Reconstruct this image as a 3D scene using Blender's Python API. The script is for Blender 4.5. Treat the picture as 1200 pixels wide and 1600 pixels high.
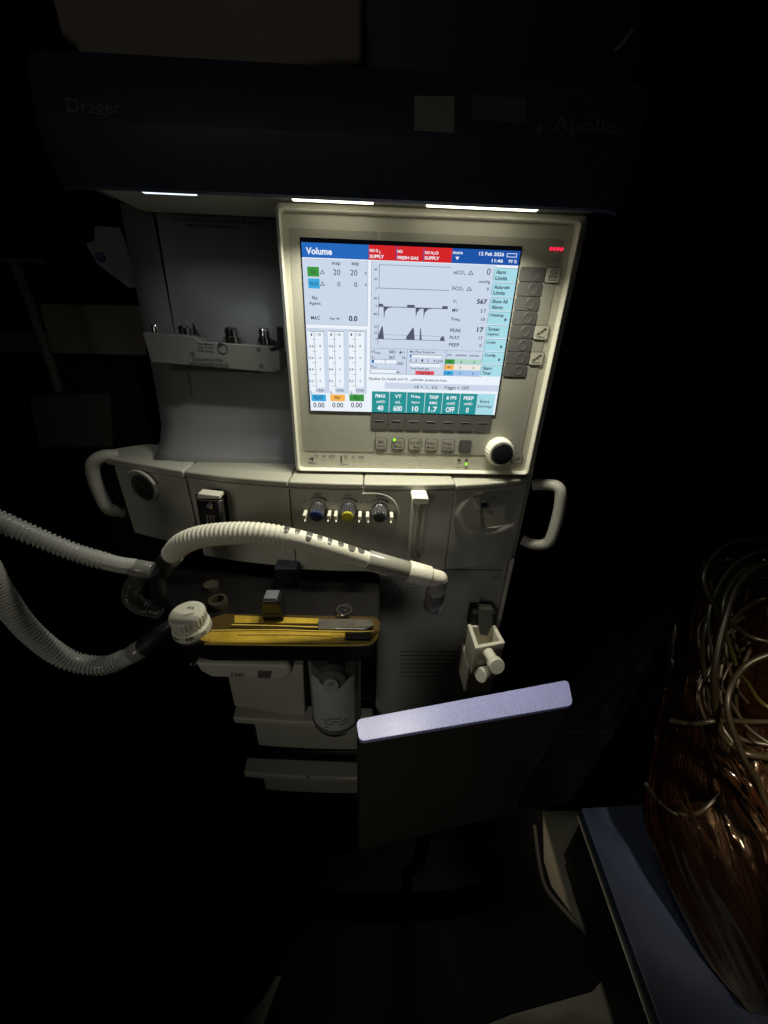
import bpy, bmesh, math, random
from mathutils import Vector, Matrix, noise
random.seed(7)
S = bpy.context.scene
for o in list(bpy.data.objects): bpy.data.objects.remove(o)

# ------------------------------------------------------------------ camera
CAM = Vector((-0.04323524, -0.51071887, 1.37565324))
RX = Vector((0.9991821125, -0.0274424022, 0.0296988304))
DN = Vector((0.0141441239, -0.4508706596, -0.8924772222))
FW = Vector((0.0378820501, 0.8921673402, -0.4501137494))
F = 590.0
cd = bpy.data.cameras.new('camera'); cam = bpy.data.objects.new('camera', cd)
S.collection.objects.link(cam); S.camera = cam
cd.sensor_fit = 'VERTICAL'; cd.sensor_height = 24.0; cd.lens = 24.0 * F / 1600.0
cd.clip_start = 0.02; cd.clip_end = 60
m3 = Matrix((RX, -DN, -FW)).transposed()
cam.matrix_world = Matrix.Translation(CAM) @ m3.to_4x4()
S.render.resolution_x = 768; S.render.resolution_y = 1024

# ------------------------------------------------------------------ world / view
w = bpy.data.worlds.new('World'); S.world = w; w.use_nodes = True
bg = w.node_tree.nodes['Background']
bg.inputs[0].default_value = (0.75, 0.85, 1.0, 1); bg.inputs[1].default_value = 0.0006
vs = S.view_settings
vs.view_transform = 'Standard'; vs.look = 'None'; vs.exposure = 0; vs.gamma = 1
vs.use_curve_mapping = False
S.cycles.max_bounces = 8; S.cycles.transparent_max_bounces = 12
S.cycles.caustics_reflective = False; S.cycles.caustics_refractive = False
S.cycles.sample_clamp_indirect = 2.0

# ------------------------------------------------------------------ lights (the lamps under the hood, and unseen fill lights)
def area(name, loc, sx, sy, power, col, rot=(0, 0, 0), spread=180):
    l = bpy.data.lights.new(name, 'AREA'); l.shape = 'RECTANGLE'; l.size = sx; l.size_y = sy
    l.energy = power; l.color = col; l.spread = math.radians(spread)
    o = bpy.data.objects.new(name, l); S.collection.objects.link(o)
    o.location = loc; o.rotation_euler = rot
    return o
WARM = (1.0, 0.965, 0.79)
LZ = 1.4770
area('hood_lamp_light', (0.063, -0.0495, LZ), 0.105, 0.009, 0.68, WARM, spread=122)
area('hood_lamp_light', (-0.083, -0.0495, LZ), 0.075, 0.009, 0.48, WARM, spread=122)
area('hood_lamp_light', (-0.236, -0.0495, LZ), 0.040, 0.007, 0.07, (0.90, 0.96, 1.0), spread=150)
def aim(p, q):
    return (Vector(q) - Vector(p)).to_track_quat('-Z', 'Y').to_euler()
p_ = (-0.5, -1.6, 2.3); area('unseen_fill', p_, 0.9, 0.9, 0.080, (1.0, 0.9, 0.80), rot=aim(p_, (-0.15, 0, 1.75)), spread=50)  # unseen soft fill added to lift the hood top and carton
p_ = (-0.7, -1.5, 1.5); area('unseen_fill', p_, 0.5, 0.5, 0.13, (1.0, 0.94, 0.82), rot=aim(p_, (-0.10, 0, 0.85)), spread=36)  # unseen front fill added to brighten the drawers and control panel
p_ = (0.38, -0.75, 1.75); area('bag_fill', p_, 0.05, 0.14, 1.1, (1.0, 0.80, 0.55), rot=aim(p_, (0.74, -0.14, 0.58)), spread=30)  # unseen warm lamp added for highlights on the bag

# ------------------------------------------------------------------ helpers
def ray(px, py): return FW + RX * ((px - 600) / F) + DN * ((py - 800) / F)
def AY(px, py, Y):
    d = ray(px, py); return CAM + d * ((Y - CAM.y) / d.y)
def AZ(px, py, Z):
    d = ray(px, py); return CAM + d * ((Z - CAM.z) / d.z)
def AD(px, py, D): return CAM + ray(px, py) * D

def srgb(r, g, b):
    f = lambda c: (c / 12.92 if c <= 0.04045 else ((c + 0.055) / 1.055) ** 2.4)
    return (f(r / 255), f(g / 255), f(b / 255), 1)

MATS = {}
def mat(name, col, rough=0.5, metal=0.0, bump=0.0, bscale=400, var=0.0, coat=0.0, trans=0.0, alpha=1.0, crough=0.08,
        emit=None, estr=0, spec=0.5, ior=1.45, vscale=14, dirt=0.0):
    if name in MATS: return MATS[name]
    m = bpy.data.materials.new(name); m.use_nodes = True; MATS[name] = m
    nt = m.node_tree; N = nt.nodes; L = nt.links; b = N['Principled BSDF']
    c4 = tuple(col[:3]) + (1,)
    b.inputs['Base Color'].default_value = c4; b.inputs['Roughness'].default_value = rough
    b.inputs['Metallic'].default_value = metal; b.inputs['Coat Weight'].default_value = coat
    b.inputs['Coat Roughness'].default_value = crough
    b.inputs['Transmission Weight'].default_value = trans; b.inputs['Alpha'].default_value = alpha
    b.inputs['IOR'].default_value = ior; b.inputs['Specular IOR Level'].default_value = spec
    if emit is not None:
        b.inputs['Emission Color'].default_value = tuple(emit[:3]) + (1,); b.inputs['Emission Strength'].default_value = estr
    tc = N.new('ShaderNodeTexCoord')
    if var or dirt:
        n = N.new('ShaderNodeTexNoise'); n.inputs['Scale'].default_value = vscale; n.inputs['Detail'].default_value = 6
        n.inputs['Roughness'].default_value = 0.65
        L.new(tc.outputs['Object'], n.inputs['Vector'])
        r = N.new('ShaderNodeValToRGB'); r.color_ramp.elements[0].position = 0.3; r.color_ramp.elements[1].position = 0.7
        k = 1 - max(var, dirt)
        r.color_ramp.elements[0].color = (c4[0] * k, c4[1] * k, c4[2] * k * 0.97, 1); r.color_ramp.elements[1].color = c4
        L.new(n.outputs['Fac'], r.inputs['Fac']); L.new(r.outputs['Color'], b.inputs['Base Color'])
        mr = N.new('ShaderNodeMapRange'); mr.inputs['To Min'].default_value = max(0.03, rough - 0.09); mr.inputs['To Max'].default_value = min(1, rough + 0.12)
        n2 = N.new('ShaderNodeTexNoise'); n2.inputs['Scale'].default_value = vscale * 3.1; n2.inputs['Detail'].default_value = 5
        L.new(tc.outputs['Object'], n2.inputs['Vector']); L.new(n2.outputs['Fac'], mr.inputs['Value']); L.new(mr.outputs['Result'], b.inputs['Roughness'])
    if bump:
        nb = N.new('ShaderNodeTexNoise'); nb.inputs['Scale'].default_value = bscale; nb.inputs['Detail'].default_value = 3
        L.new(tc.outputs['Object'], nb.inputs['Vector'])
        bp = N.new('ShaderNodeBump'); bp.inputs['Strength'].default_value = bump; bp.inputs['Distance'].default_value = 0.001
        L.new(nb.outputs['Fac'], bp.inputs['Height']); L.new(bp.outputs['Normal'], b.inputs['Normal'])
    return m

def emis(name, rgb, s=1.0):
    if name in MATS: return MATS[name]
    m = bpy.data.materials.new(name); m.use_nodes = True; MATS[name] = m
    nt = m.node_tree; nt.nodes.remove(nt.nodes['Principled BSDF'])
    e = nt.nodes.new('ShaderNodeEmission'); e.inputs[0].default_value = srgb(*rgb); e.inputs[1].default_value = s
    nt.links.new(e.outputs[0], nt.nodes['Material Output'].inputs[0])
    return m

BEIGE = mat('beige_plastic', (0.49, 0.482, 0.42), 0.42, bump=0.25, bscale=900, var=0.10, vscale=9)
BEIGE_D = mat('membrane_beige', (0.30, 0.295, 0.255), 0.30, bump=0.10, bscale=1200, var=0.08, vscale=7)
FACE = mat('faceplate_beige', (0.44, 0.43, 0.365), 0.33, bump=0.12, bscale=1200, var=0.06, vscale=6)
IVORY = mat('ivory_plastic', (0.66, 0.645, 0.55), 0.40, bump=0.2, bscale=500, var=0.12, vscale=20)
SHELF = mat('shelf_beige', (0.37, 0.362, 0.305), 0.42, bump=0.2, bscale=700, var=0.10, vscale=12)
GREYP = mat('grey_panel', (0.22, 0.225, 0.228), 0.38, bump=0.2, bscale=900, var=0.10, vscale=5)
GREYL = mat('lower_grey_panel', (0.36, 0.365, 0.365), 0.36, bump=0.2, bscale=900, var=0.10, vscale=6)
KEYG = mat('softkey_grey', (0.085, 0.085, 0.082), 0.38, bump=0.2, bscale=800, var=0.12, vscale=30)
KEYL = mat('key_membrane', (0.27, 0.26, 0.22), 0.35, bump=0.1, bscale=800)
BLACKG = mat('gloss_black', (0.012, 0.012, 0.014), 0.18, coat=0.2, var=0.2, vscale=30)
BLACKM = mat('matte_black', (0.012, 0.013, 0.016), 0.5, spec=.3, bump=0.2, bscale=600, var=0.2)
NAVY = mat('navy_hood', (0.045, 0.062, 0.105), 0.42, bump=0.25, bscale=700, var=0.12, vscale=8)
CHROME = mat('chrome', (0.62, 0.62, 0.62), 0.16, metal=1.0, var=0.2, vscale=60)
STEEL = mat('brushed_steel', (0.42, 0.40, 0.36), 0.32, metal=0.85, var=0.25, vscale=50)
AMBER = mat('amber_gloss', (0.60, 0.40, 0.05), 0.14, coat=0.6, var=0.55, vscale=32)
AMBER_D = mat('amber_dark', (0.075, 0.048, 0.014), 0.13, coat=0.6, var=0.3, vscale=40)
BROWN = mat('brown_gloss', (0.05, 0.04, 0.028), 0.14, coat=0.4, var=0.3, vscale=30)
PRINT = mat('print_black', (0.02, 0.02, 0.02), 0.5)
PRINTG = mat('print_grey', (0.09, 0.09, 0.08), 0.5)
WHITEP = mat('white_label', (0.62, 0.62, 0.60), 0.45, var=0.1, vscale=60)
LAV = mat('lavender_plastic', (0.46, 0.48, 0.92), 0.40, bump=1.3, bscale=600, var=0.08, vscale=35, coat=.55, crough=.28, spec=.7)
PANELBK = mat('dark_panel_back', (0.042, 0.038, 0.030), 0.33, bump=0.3, bscale=600, var=0.12)
def glassm(name, col, rough=0.08, fac=0.55, tr=(0.8, 0.8, 0.78)):
    if name in MATS: return MATS[name]
    m = bpy.data.materials.new(name); m.use_nodes = True; MATS[name] = m
    nt = m.node_tree; N = nt.nodes; b = N['Principled BSDF']
    b.inputs['Base Color'].default_value = tuple(col) + (1,); b.inputs['Roughness'].default_value = rough
    b.inputs['Coat Weight'].default_value = 0.3
    t = N.new('ShaderNodeBsdfTransparent'); t.inputs[0].default_value = tuple(tr) + (1,)
    lw = N.new('ShaderNodeLayerWeight'); lw.inputs[0].default_value = 0.35
    mr = N.new('ShaderNodeMapRange'); mr.inputs['To Min'].default_value = 1 - fac; mr.inputs['To Max'].default_value = 0.95
    mx = N.new('ShaderNodeMixShader'); nt.links.new(lw.outputs['Facing'], mr.inputs['Value'])
    nt.links.new(mr.outputs['Result'], mx.inputs[0]); nt.links.new(t.outputs[0], mx.inputs[1]); nt.links.new(b.outputs[0], mx.inputs[2])
    nt.links.new(mx.outputs[0], N['Material Output'].inputs[0])
    return m
CLEAR = glassm('clear_tube_glass', (0.6, 0.6, 0.52), 0.08, 0.80, (.95, .95, .92))
HOSEC = glassm('clear_hose_plastic', (0.72, 0.72, 0.68), 0.18, 0.62)

def link(name, me, m, parent=None, smooth=True, bevel=0, seg=2, loc=None):
    o = bpy.data.objects.new(name, me); S.collection.objects.link(o)
    for x in (m if isinstance(m, (list, tuple)) else [m]): me.materials.append(x)
    if smooth:
        for p in me.polygons: p.use_smooth = True
        try: me.set_sharp_from_angle(angle=math.radians(35))
        except Exception: pass
    if bevel:
        b = o.modifiers.new('b', 'BEVEL'); b.width = bevel; b.segments = seg; b.limit_method = 'ANGLE'; b.angle_limit = math.radians(40)
        b.harden_normals = True
    if parent is not None: o.parent = parent
    return o
def build(name, bm, m, parent=None, bevel=0, seg=2, smooth=True):
    bmesh.ops.recalc_face_normals(bm, faces=bm.faces[:])
    me = bpy.data.meshes.new(name); bm.to_mesh(me); bm.free()
    return link(name, me, m, parent, smooth, bevel, seg)
def tag(o, label, cat, group=None, kind=None):
    o['label'] = label; o['category'] = cat
    if group: o['group'] = group
    if kind: o['kind'] = kind
    return o
def struct(o): o['kind'] = 'structure'; return o
def empty(name, loc=(0, 0, 0)):
    o = bpy.data.objects.new(name, None); S.collection.objects.link(o); o.location = loc; o.empty_display_size = 0.05
    return o
ROOTFIX = []
def under(root):
    "children are modelled in world coordinates: cancel the root's own place"
    bpy.context.view_layer.update()
    inv = root.matrix_world.inverted()
    for c in root.children: c.matrix_parent_inverse = inv

def bx(bm, x0, x1, y0, y1, z0, z1, mi=0):
    vs_ = [bm.verts.new((x, y, z)) for x in (x0, x1) for y in (y0, y1) for z in (z0, z1)]
    for f in ((0, 1, 3, 2), (4, 6, 7, 5), (0, 4, 5, 1), (2, 3, 7, 6), (0, 2, 6, 4), (1, 5, 7, 3)):
        bm.faces.new([vs_[i] for i in f]).material_index = mi
def box(name, x0, x1, y0, y1, z0, z1, m, parent=None, bevel=0.001, seg=2):
    bm = bmesh.new(); bx(bm, min(x0, x1), max(x0, x1), min(y0, y1), max(y0, y1), min(z0, z1), max(z0, z1))
    return build(name, bm, m, parent, bevel, seg)
def prism(bm, pts, off, mi=0):
    "closed prism: polygon pts (Vectors) pushed by vector off"
    a = [bm.verts.new(p) for p in pts]; b = [bm.verts.new(p + off) for p in pts]
    bm.faces.new(a).material_index = mi; bm.faces.new(b[::-1]).material_index = mi
    n = len(pts)
    for i in range(n): bm.faces.new((a[i], b[i], b[(i + 1) % n], a[(i + 1) % n])).material_index = mi
def ppoly(name, pts, Y, t, m, parent=None, bevel=0.001, seg=2):
    "outline seen at depth Y, t metres thick going back"
    bm = bmesh.new(); prism(bm, [AY(x, y, Y) for x, y in pts], Vector((0, t, 0)))
    return build(name, bm, m, parent, bevel, seg)
def zpoly(name, pts, Z, t, m, parent=None, bevel=0.001, seg=2):
    bm = bmesh.new(); prism(bm, [AZ(x, y, Z) for x, y in pts], Vector((0, 0, -t)))
    return build(name, bm, m, parent, bevel, seg)
def rrect(cx, cz, w_, h_, r, n=5):
    pts = []
    for sx, sz, a0 in ((1, 1, 0), (-1, 1, 90), (-1, -1, 180), (1, -1, 270)):
        for i in range(n + 1):
            a = math.radians(a0 + 90 * i / n)
            pts.append((cx + sx * (w_ / 2 - r) + r * math.cos(a), cz + sz * (h_ / 2 - r) + r * math.sin(a)))
    return pts
def rbox(name, cx, cz, w_, h_, r, y0, y1, m, parent=None, bevel=0.0006, n=5):
    bm = bmesh.new(); prism(bm, [Vector((x, y0, z)) for x, z in rrect(cx, cz, w_, h_, r, n)], Vector((0, y1 - y0, 0)))
    return build(name, bm, m, parent, bevel, 2)
def catmull(P, k=10):
    P = [Vector(p) for p in P]; out = []
    for i in range(len(P) - 1):
        p0 = P[i - 1] if i else P[0] * 2 - P[1]; p1 = P[i]; p2 = P[i + 1]; p3 = P[i + 2] if i + 2 < len(P) else P[-1] * 2 - P[-2]
        for j in range(k):
            t = j / k
            out.append(0.5 * ((2 * p1) + (p2 - p0) * t + (2 * p0 - 5 * p1 + 4 * p2 - p3) * t * t + (3 * p1 - p0 - 3 * p2 + p3) * t ** 3))
    out.append(P[-1]); return out
def resample(P, step):
    L = [0]
    for a, b in zip(P, P[1:]): L.append(L[-1] + (b - a).length)
    n = max(2, int(L[-1] / step)); out = []; j = 0
    for i in range(n + 1):
        s = L[-1] * i / n
        while j < len(L) - 2 and L[j + 1] < s: j += 1
        t = (s - L[j]) / max(1e-9, L[j + 1] - L[j]); out.append(P[j].lerp(P[j + 1], min(1, max(0, t))))
    return out, L[-1]
def tube(bm, P, rad, n=20, cap=True, mi=0, squash=None):
    "sweep along P; rad = number or function(s in metres, angle)"
    rings = []; s = 0; T = (P[1] - P[0]).normalized()
    up = Vector((0, 0, 1)) if abs(T.z) < 0.9 else Vector((0, 1, 0)); u = up.cross(T).normalized()
    for i, p in enumerate(P):
        t = ((P[min(i + 1, len(P) - 1)] - P[max(i - 1, 0)])).normalized()
        u = (u - t * u.dot(t)).normalized(); v = t.cross(u)
        if i: s += (P[i] - P[i - 1]).length
        r_ = []
        for k in range(n):
            a = 2 * math.pi * k / n; r = rad(s, a) if callable(rad) else rad
            r_.append(bm.verts.new(p + (u * math.cos(a) + v * math.sin(a)) * r))
        rings.append(r_)
    for a, b in zip(rings, rings[1:]):
        for k in range(n): bm.faces.new((a[k], a[(k + 1) % n], b[(k + 1) % n], b[k])).material_index = mi
    if cap:
        bm.faces.new(rings[0][::-1]).material_index = mi; bm.faces.new(rings[-1]).material_index = mi
def lathe(bm, c, axis, prof, n=40, mi=0, ridge=0, rn=0, rng=None):
    "prof = [(distance along axis, radius)]"
    axis = Vector(axis).normalized(); u = axis.orthogonal().normalized(); v = axis.cross(u); rings = []
    for j, (d, r) in enumerate(prof):
        rr = []
        for k in range(n):
            a = 2 * math.pi * k / n
            q = r + (ridge * (1 if k % 4 < 2 else -1) if rng and rng[0] <= j <= rng[1] else 0)
            rr.append(bm.verts.new(Vector(c) + axis * d + (u * math.cos(a) + v * math.sin(a)) * q))
        rings.append(rr)
    for a, b in zip(rings, rings[1:]):
        for k in range(n): bm.faces.new((a[k], a[(k + 1) % n], b[(k + 1) % n], b[k])).material_index = mi
    bm.faces.new(rings[0][::-1]).material_index = mi; bm.faces.new(rings[-1]).material_index = mi
def lathe_o(name, c, axis, prof, m, parent=None, n=40, bevel=0, **k):
    bm = bmesh.new(); lathe(bm, c, axis, prof, n, **k); return build(name, bm, m, parent, bevel)

# ---- text as meshes
TXT = {}
def text_geo(s, bold=0.0):
    if (s, bold) in TXT: return TXT[(s, bold)]
    c = bpy.data.curves.new('t', 'FONT'); c.body = s; c.resolution_u = 3; c.offset = bold; c.fill_mode = 'FRONT'
    o = bpy.data.objects.new('t', c); S.collection.objects.link(o)
    me = bpy.data.meshes.new_from_object(o.evaluated_get(bpy.context.evaluated_depsgraph_get()))
    V = [v.co.copy() for v in me.vertices]; Fs = [tuple(p.vertices) for p in me.polygons]
    bpy.data.objects.remove(o); bpy.data.curves.remove(c); bpy.data.meshes.remove(me)
    TXT[(s, bold)] = (V, Fs); return TXT[(s, bold)]
def text_into(bm, s, fn, mi=0, bold=0.0, u0=0, v0=0, u1=1, v1=1):
    "fit text s in the box u0..u1, v0 (top)..v1 (bottom); fn(u, v) -> Vector"
    V, Fs = text_geo(s, bold)
    if not V: return
    xs = [v.x for v in V]; ys = [v.y for v in V]; ax, bxx, ay, by = min(xs), max(xs), min(ys), max(ys)
    vv = [bm.verts.new(fn(u0 + (u1 - u0) * (v.x - ax) / max(1e-6, bxx - ax), v1 + (v0 - v1) * (v.y - ay) / max(1e-6, by - ay))) for v in V]
    for f in Fs:
        try: bm.faces.new([vv[i] for i in f]).material_index = mi
        except ValueError: pass

# ------------------------------------------------------------------ the setting
floor_m = mat('pale_floor', (0.26, 0.245, 0.20), 0.45, bump=0.2, bscale=60, var=0.25, vscale=3)
bm = bmesh.new()
g = [[bm.verts.new((-4 + i * 1.0, -3 + j * 1.0, 0)) for j in range(7)] for i in range(9)]
for i in range(8):
    for j in range(6): bm.faces.new((g[i][j], g[i + 1][j], g[i + 1][j + 1], g[i][j + 1]))
struct(build('floor', bm, floor_m))
MATB = mat('rubber_black', (.006, .006, .006), .7, spec=.12, bump=.4, bscale=200)
bm = bmesh.new(); pts = [AZ(x, y, .006) for x, y in ((848, 1250), (850, 1345), (862, 1385), (895, 1430), (925, 1468), (938, 1500), (940, 1530), (925, 1548), (800, 1583))] + [Vector((.0, -.33, .006)), Vector((-.16, -.345, .006)), Vector((-1.7, -.40, .006)), Vector((-1.7, .88, .006)), Vector((.62, .88, .006))]
prism(bm, pts, Vector((0, 0, -.005)))
fm = build('floor_mat', bm, MATB, None, .001); tag(fm, 'black rubber floor mat with a rounded corner under the machine, widened left to blacken the floor', 'mat')  # wide left part of the mat added to keep the pale floor black
bm = bmesh.new(); bx(bm, -4, 4, 0.9, 1.0, 0, 3.0)
struct(build('wall', bm, mat('dark_wall', (0.015, 0.014, 0.013), 0.9, var=0.3, vscale=2)))

# ------------------------------------------------------------------ THE MACHINE
M = empty('anesthesia_machine', (-0.06, 0.15, 0.0))
tag(M, 'beige and dark blue anesthesia workstation with lit monitor under a lamp hood', 'anesthesia machine')

# --- hood
hz0 = 1.4765
def hood():
    # side profile (Y,Z), swept across X with softly rounded ends
    prof = [(-0.0605, hz0), (-0.0625, hz0 + 0.0015), (-0.074, 1.516), (-0.0735, 1.519), (-0.064, 1.560), (-0.058, 1.566), (0.0, 1.569), (0.30, 1.569), (0.30, hz0 + 0.025), (0.02, hz0 + 0.025), (0.02, hz0 + 0.0115), (-0.054, hz0 + 0.0115), (-0.056, hz0)]
    xs = [-0.335, -0.333, -0.328, -0.318, -0.2, 0, 0.180, 0.192, 0.197, 0.199]
    bm = bmesh.new(); rings = []
    for x in xs:
        e = max(0, -0.318 - x, x - 0.182) ; k = 0.012 * (e / 0.017) ** 2
        rings.append([bm.verts.new((x, y + (k if y < 0.1 else 0), z)) for y, z in prof])
    n = len(prof)
    for a, b in zip(rings, rings[1:]):
        for i in range(n): bm.faces.new((a[i], b[i], b[(i + 1) % n], a[(i + 1) % n]))
    bm.faces.new(rings[0]); bm.faces.new(rings[-1][::-1])
    return build('hood', bm, NAVY, M, 0.0012)
H = hood()
UND = mat('hood_underside', (0.5, 0.5, 0.46), 0.4, var=0.1)
box('underside_panel', -0.325, 0.192, -0.0535, 0.076, hz0 + 0.0105, hz0 + 0.0165, UND, H, 0.0006)
for x0, x1 in ((-0.262, -0.212), (-0.122, -0.044), (0.008, 0.118)):
    nm = 'lamp_lens_cool' if x0 < -0.2 else 'lamp_lens'
    lm = emis(nm, (225, 235, 255) if x0 < -0.2 else (255, 250, 222), 1.6 if x0 < -0.2 else 5.0)
    box('lamp_lens', x0, x1, -0.0550, -0.0445 if x0 > -.2 else -.047, hz0 + .0010, hz0 + 0.0102, lm, H, 0.0008)
LOGO = mat('logo_print', (0.15, 0.15, 0.17), 0.4)
def hood_text(name, s, x0, y0, x1, y1, Y, m, sh=0.0):
    bm = bmesh.new(); a = AY(x0, y0, Y); b = AY(x1, y1, Y)
    text_into(bm, s, lambda u, v: Vector((u, hood_y(v), v)), 0, 0.012, a.x, a.z, b.x, b.z)
    return build(name, bm, m, H, smooth=False)
def hood_y(z): return -0.0735 + (z - 1.519) * 0.0095 / 0.041 - .0006
def hood_plate(name, px, t, m):
    pts = [AY(x, y, -.070) for x, y in px]
    bm = bmesh.new(); prism(bm, [Vector((p.x, hood_y(p.z) + .0003, p.z)) for p in pts], Vector((0, t, 0))); return build(name, bm, m, H, 0)
hood_text('lettering', 'Dräger', 104, 153, 196, 191, -0.070, LOGO)
hood_text('lettering', 'Apollo', 866, 181, 960, 219, -0.070, LOGO)
# small flame-like mark before the name
hood_plate('logo_mark', [(834, 212), (838, 200), (845, 190), (846, 204), (843, 213)], .001, LOGO)
hood_plate('sticker', [(648, 147), (711, 147), (708, 210), (647, 206)], .001, mat('paper_sticker', (0.36, 0.36, 0.33), 0.7, var=0.1))
pl = hood_plate('inventory_label', [(739, 145), (825, 150), (822, 194), (737, 187)], .001, mat('label_grey', (0.12, 0.12, 0.12), 0.5))

# --- monitor
mx0, mx1, mz0, mz1 = -0.150, 0.193, 1.1815, 1.4865
bm = bmesh.new()
o_ = [Vector((x, 0, z)) for x, z in rrect((mx0 + mx1) / 2, (mz0 + mz1) / 2, mx1 - mx0, mz1 - mz0, 0.006)]
i_ = [Vector((x, 0, z)) for x, z in rrect((mx0 + 0.0075 + mx1 - 0.0125) / 2, (mz0 + 0.006 + mz1 - 0.009) / 2, mx1 - mx0 - 0.020, mz1 - mz0 - 0.015, 0.005)]
rings = []
for src, y, sc in ((o_, 0.09, 0), (o_, 0.004, 0), (o_, -0.004, 1), (i_, -0.0105, -1), (i_, -0.0095, 0), (i_, 0.0, 0)):
    cx, cz = (mx0 + mx1) / 2, (mz0 + mz1) / 2
    rings.append([bm.verts.new((cx + (p.x - cx) * (1 - 0.010 * sc), y, cz + (p.z - cz) * (1 - 0.010 * sc))) for p in src])
for a, b in zip(rings, rings[1:]):
    for i in range(len(a)): bm.faces.new((a[i], a[(i + 1) % len(a)], b[(i + 1) % len(a)], b[i]))
bm.faces.new(rings[0])
MON = build('monitor', bm, IVORY, M, 0.0008)
rbox('faceplate', (mx0 + 0.0075 + mx1 - 0.0125) / 2, (mz0 + 0.006 + mz1 - 0.009) / 2, mx1 - mx0 - 0.0195, mz1 - mz0 - 0.0145, 0.005, 0.0, 0.02, FACE, MON, 0)
# membrane overlays: thin raised sheets of darker foil
def W3(zx, zy, Y=0): return AY(460 + zx / 2.857, 620 + zy / 2.857, Y)
def W2(zx, zy, Y=0): return AY(640 + zx / 4.615, 370 + zy / 4.615, Y)
def W1(zx, zy, Y=0): return AY(460 + zx / 5.717, 370 + zy / 5.717, Y)
def W6(zx, zy, Y=0): return AY(440 + zx / 2.609, 730 + zy / 2.609, Y)
bm = bmesh.new()
zt = AY(640, 364, 0).z; zb = W3(170, 242).z; zb2 = W3(500, 250).z - .001
prism(bm, [Vector((x, -0.0006, z)) for x, z in rrect((-0.1365 - 0.0375) / 2, (zt + zb) / 2, 0.099, zt - zb, 0.003)], Vector((0, 0.0010, 0)))
prism(bm, [Vector((x, -0.0006, z)) for x, z in rrect((-0.0365 + 0.1705) / 2, (zt + zb2) / 2, 0.207, zt - zb2, 0.003)], Vector((0, 0.0010, 0)))
build('membrane', bm, BEIGE_D, MON, 0.0002)

# --- the display: lit glass with all its writing (one mesh, several lit colours)
UI = [emis('ui_bezel', (6, 8, 12), 1), emis('ui_white', (236, 243, 252), 1), emis('ui_panel', (202, 216, 234), 1), emis('ui_blue', (38, 104, 190), 1),
      emis('ui_red', (212, 38, 42), 1), emis('ui_green', (62, 150, 62), 1), emis('ui_cyan', (60, 170, 224), 1), emis('ui_orange', (250, 182, 84), 1),
      emis('ui_teal', (42, 146, 148), 1), emis('ui_tab', (168, 220, 232), 1), emis('ui_ink', (42, 46, 58), 1), emis('ui_ink_soft', (96, 106, 124), 1),
      emis('ui_pale_green', (176, 214, 196), 1), emis('ui_pale_blue', (160, 196, 236), 1), emis('ui_cream', (236, 234, 224), 1), emis('ui_pink', (226, 84, 100), 1),
      emis('ui_dark_blue', (30, 84, 168), 1), emis('ui_trace', (84, 90, 108), 1)]; TR_ = 17
BZ, WH, PA, BL, RD, GR, CY, ORG, TE, TB, INK, SO, PG, PB, CR, PK, DB = range(17)
sb = bmesh.new()
SY = [-0.0016]
def lay(n): return SY[0] - 0.00012 * n
def q(Wf, x0, y0, x1, y1, c, lv=1):
    xm, ym = (x0 + x1) / 2, (y0 + y1) / 2
    X0, X1, Z0, Z1 = Wf(x0, ym).x, Wf(x1, ym).x, Wf(xm, y0).z, Wf(xm, y1).z; y = lay(lv)
    f = sb.faces.new([sb.verts.new((X0, y, Z0)), sb.verts.new((X1, y, Z0)), sb.verts.new((X1, y, Z1)), sb.verts.new((X0, y, Z1))]); f.material_index = c
def t(Wf, s, x0, y0, x1, y1, c=INK, bold=0.012, lv=6):
    xm, ym = (x0 + x1) / 2, (y0 + y1) / 2; y = lay(lv)
    text_into(sb, s, lambda u, v: Vector((u, y, v)), c, bold, Wf(x0, ym).x, Wf(xm, y0).z, Wf(x1, ym).x, Wf(xm, y1).z)
def pg(Wf, pts, c, lv=5):
    sb.faces.new([sb.verts.new((p.x, lay(lv), p.z)) for p in (Wf(x, y) for x, y in pts)]).material_index = c
def outline(Wf, x0, y0, x1, y1, c, th=1.2, lv=3):
    q(Wf, x0, y0, x1, y0 + th, c, lv); q(Wf, x0, y1 - th, x1, y1, c, lv); q(Wf, x0, y0, x0 + th, y1, c, lv); q(Wf, x1 - th, y0, x1, y1, c, lv)
hx, hz = 0.123, 0.0923; zc = 1.36
bx(sb, -hx - 0.0015, hx + 0.0015, SY[0], 0.0008, zc - hz - 0.001, zc + hz + 0.0035, BZ)
def wq(x0, x1, z0, z1, c, lv=1):
    y = lay(lv); sb.faces.new([sb.verts.new(p) for p in ((x0, y, z1), (x1, y, z1), (x1, y, z0), (x0, y, z0))]).material_index = c
zh = AY(620, 408, 0).z
wq(-hx, hx, zc - hz, zh, WH, 1); wq(-hx, hx, zh, zc + hz - 0.001, DB, 1)
wq(-hx, W1(662, 130).x, zh, zc + hz - 0.001, BL, 2)
wq(W1(664, 150).x, W1(908, 150).x, zh, zc + hz - 0.001, RD, 3)
wq(W1(914, 160).x, W2(98, 140).x, zh, zc + hz - 0.001, RD, 3)
wq(W2(103, 140).x, W2(302, 140).x, zh, zc + hz - 0.001, RD, 3)
t(W1, 'Volume', 106, 100, 337, 162, WH, 0.03)
t(W1, 'NO O₂'.replace('₂', ''), 673, 112, 748, 140, WH, 0.03); t(W1, '2', 756, 130, 768, 152, WH, 0.02)
t(W1, 'SUPPLY', 673, 163, 800, 194, WH, 0.03)
t(W1, 'NO', 918, 120, 966, 148, WH, 0.03); t(W2, 'FRESH GAS', -88, 143, 62, 166, WH, 0.03)
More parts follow.
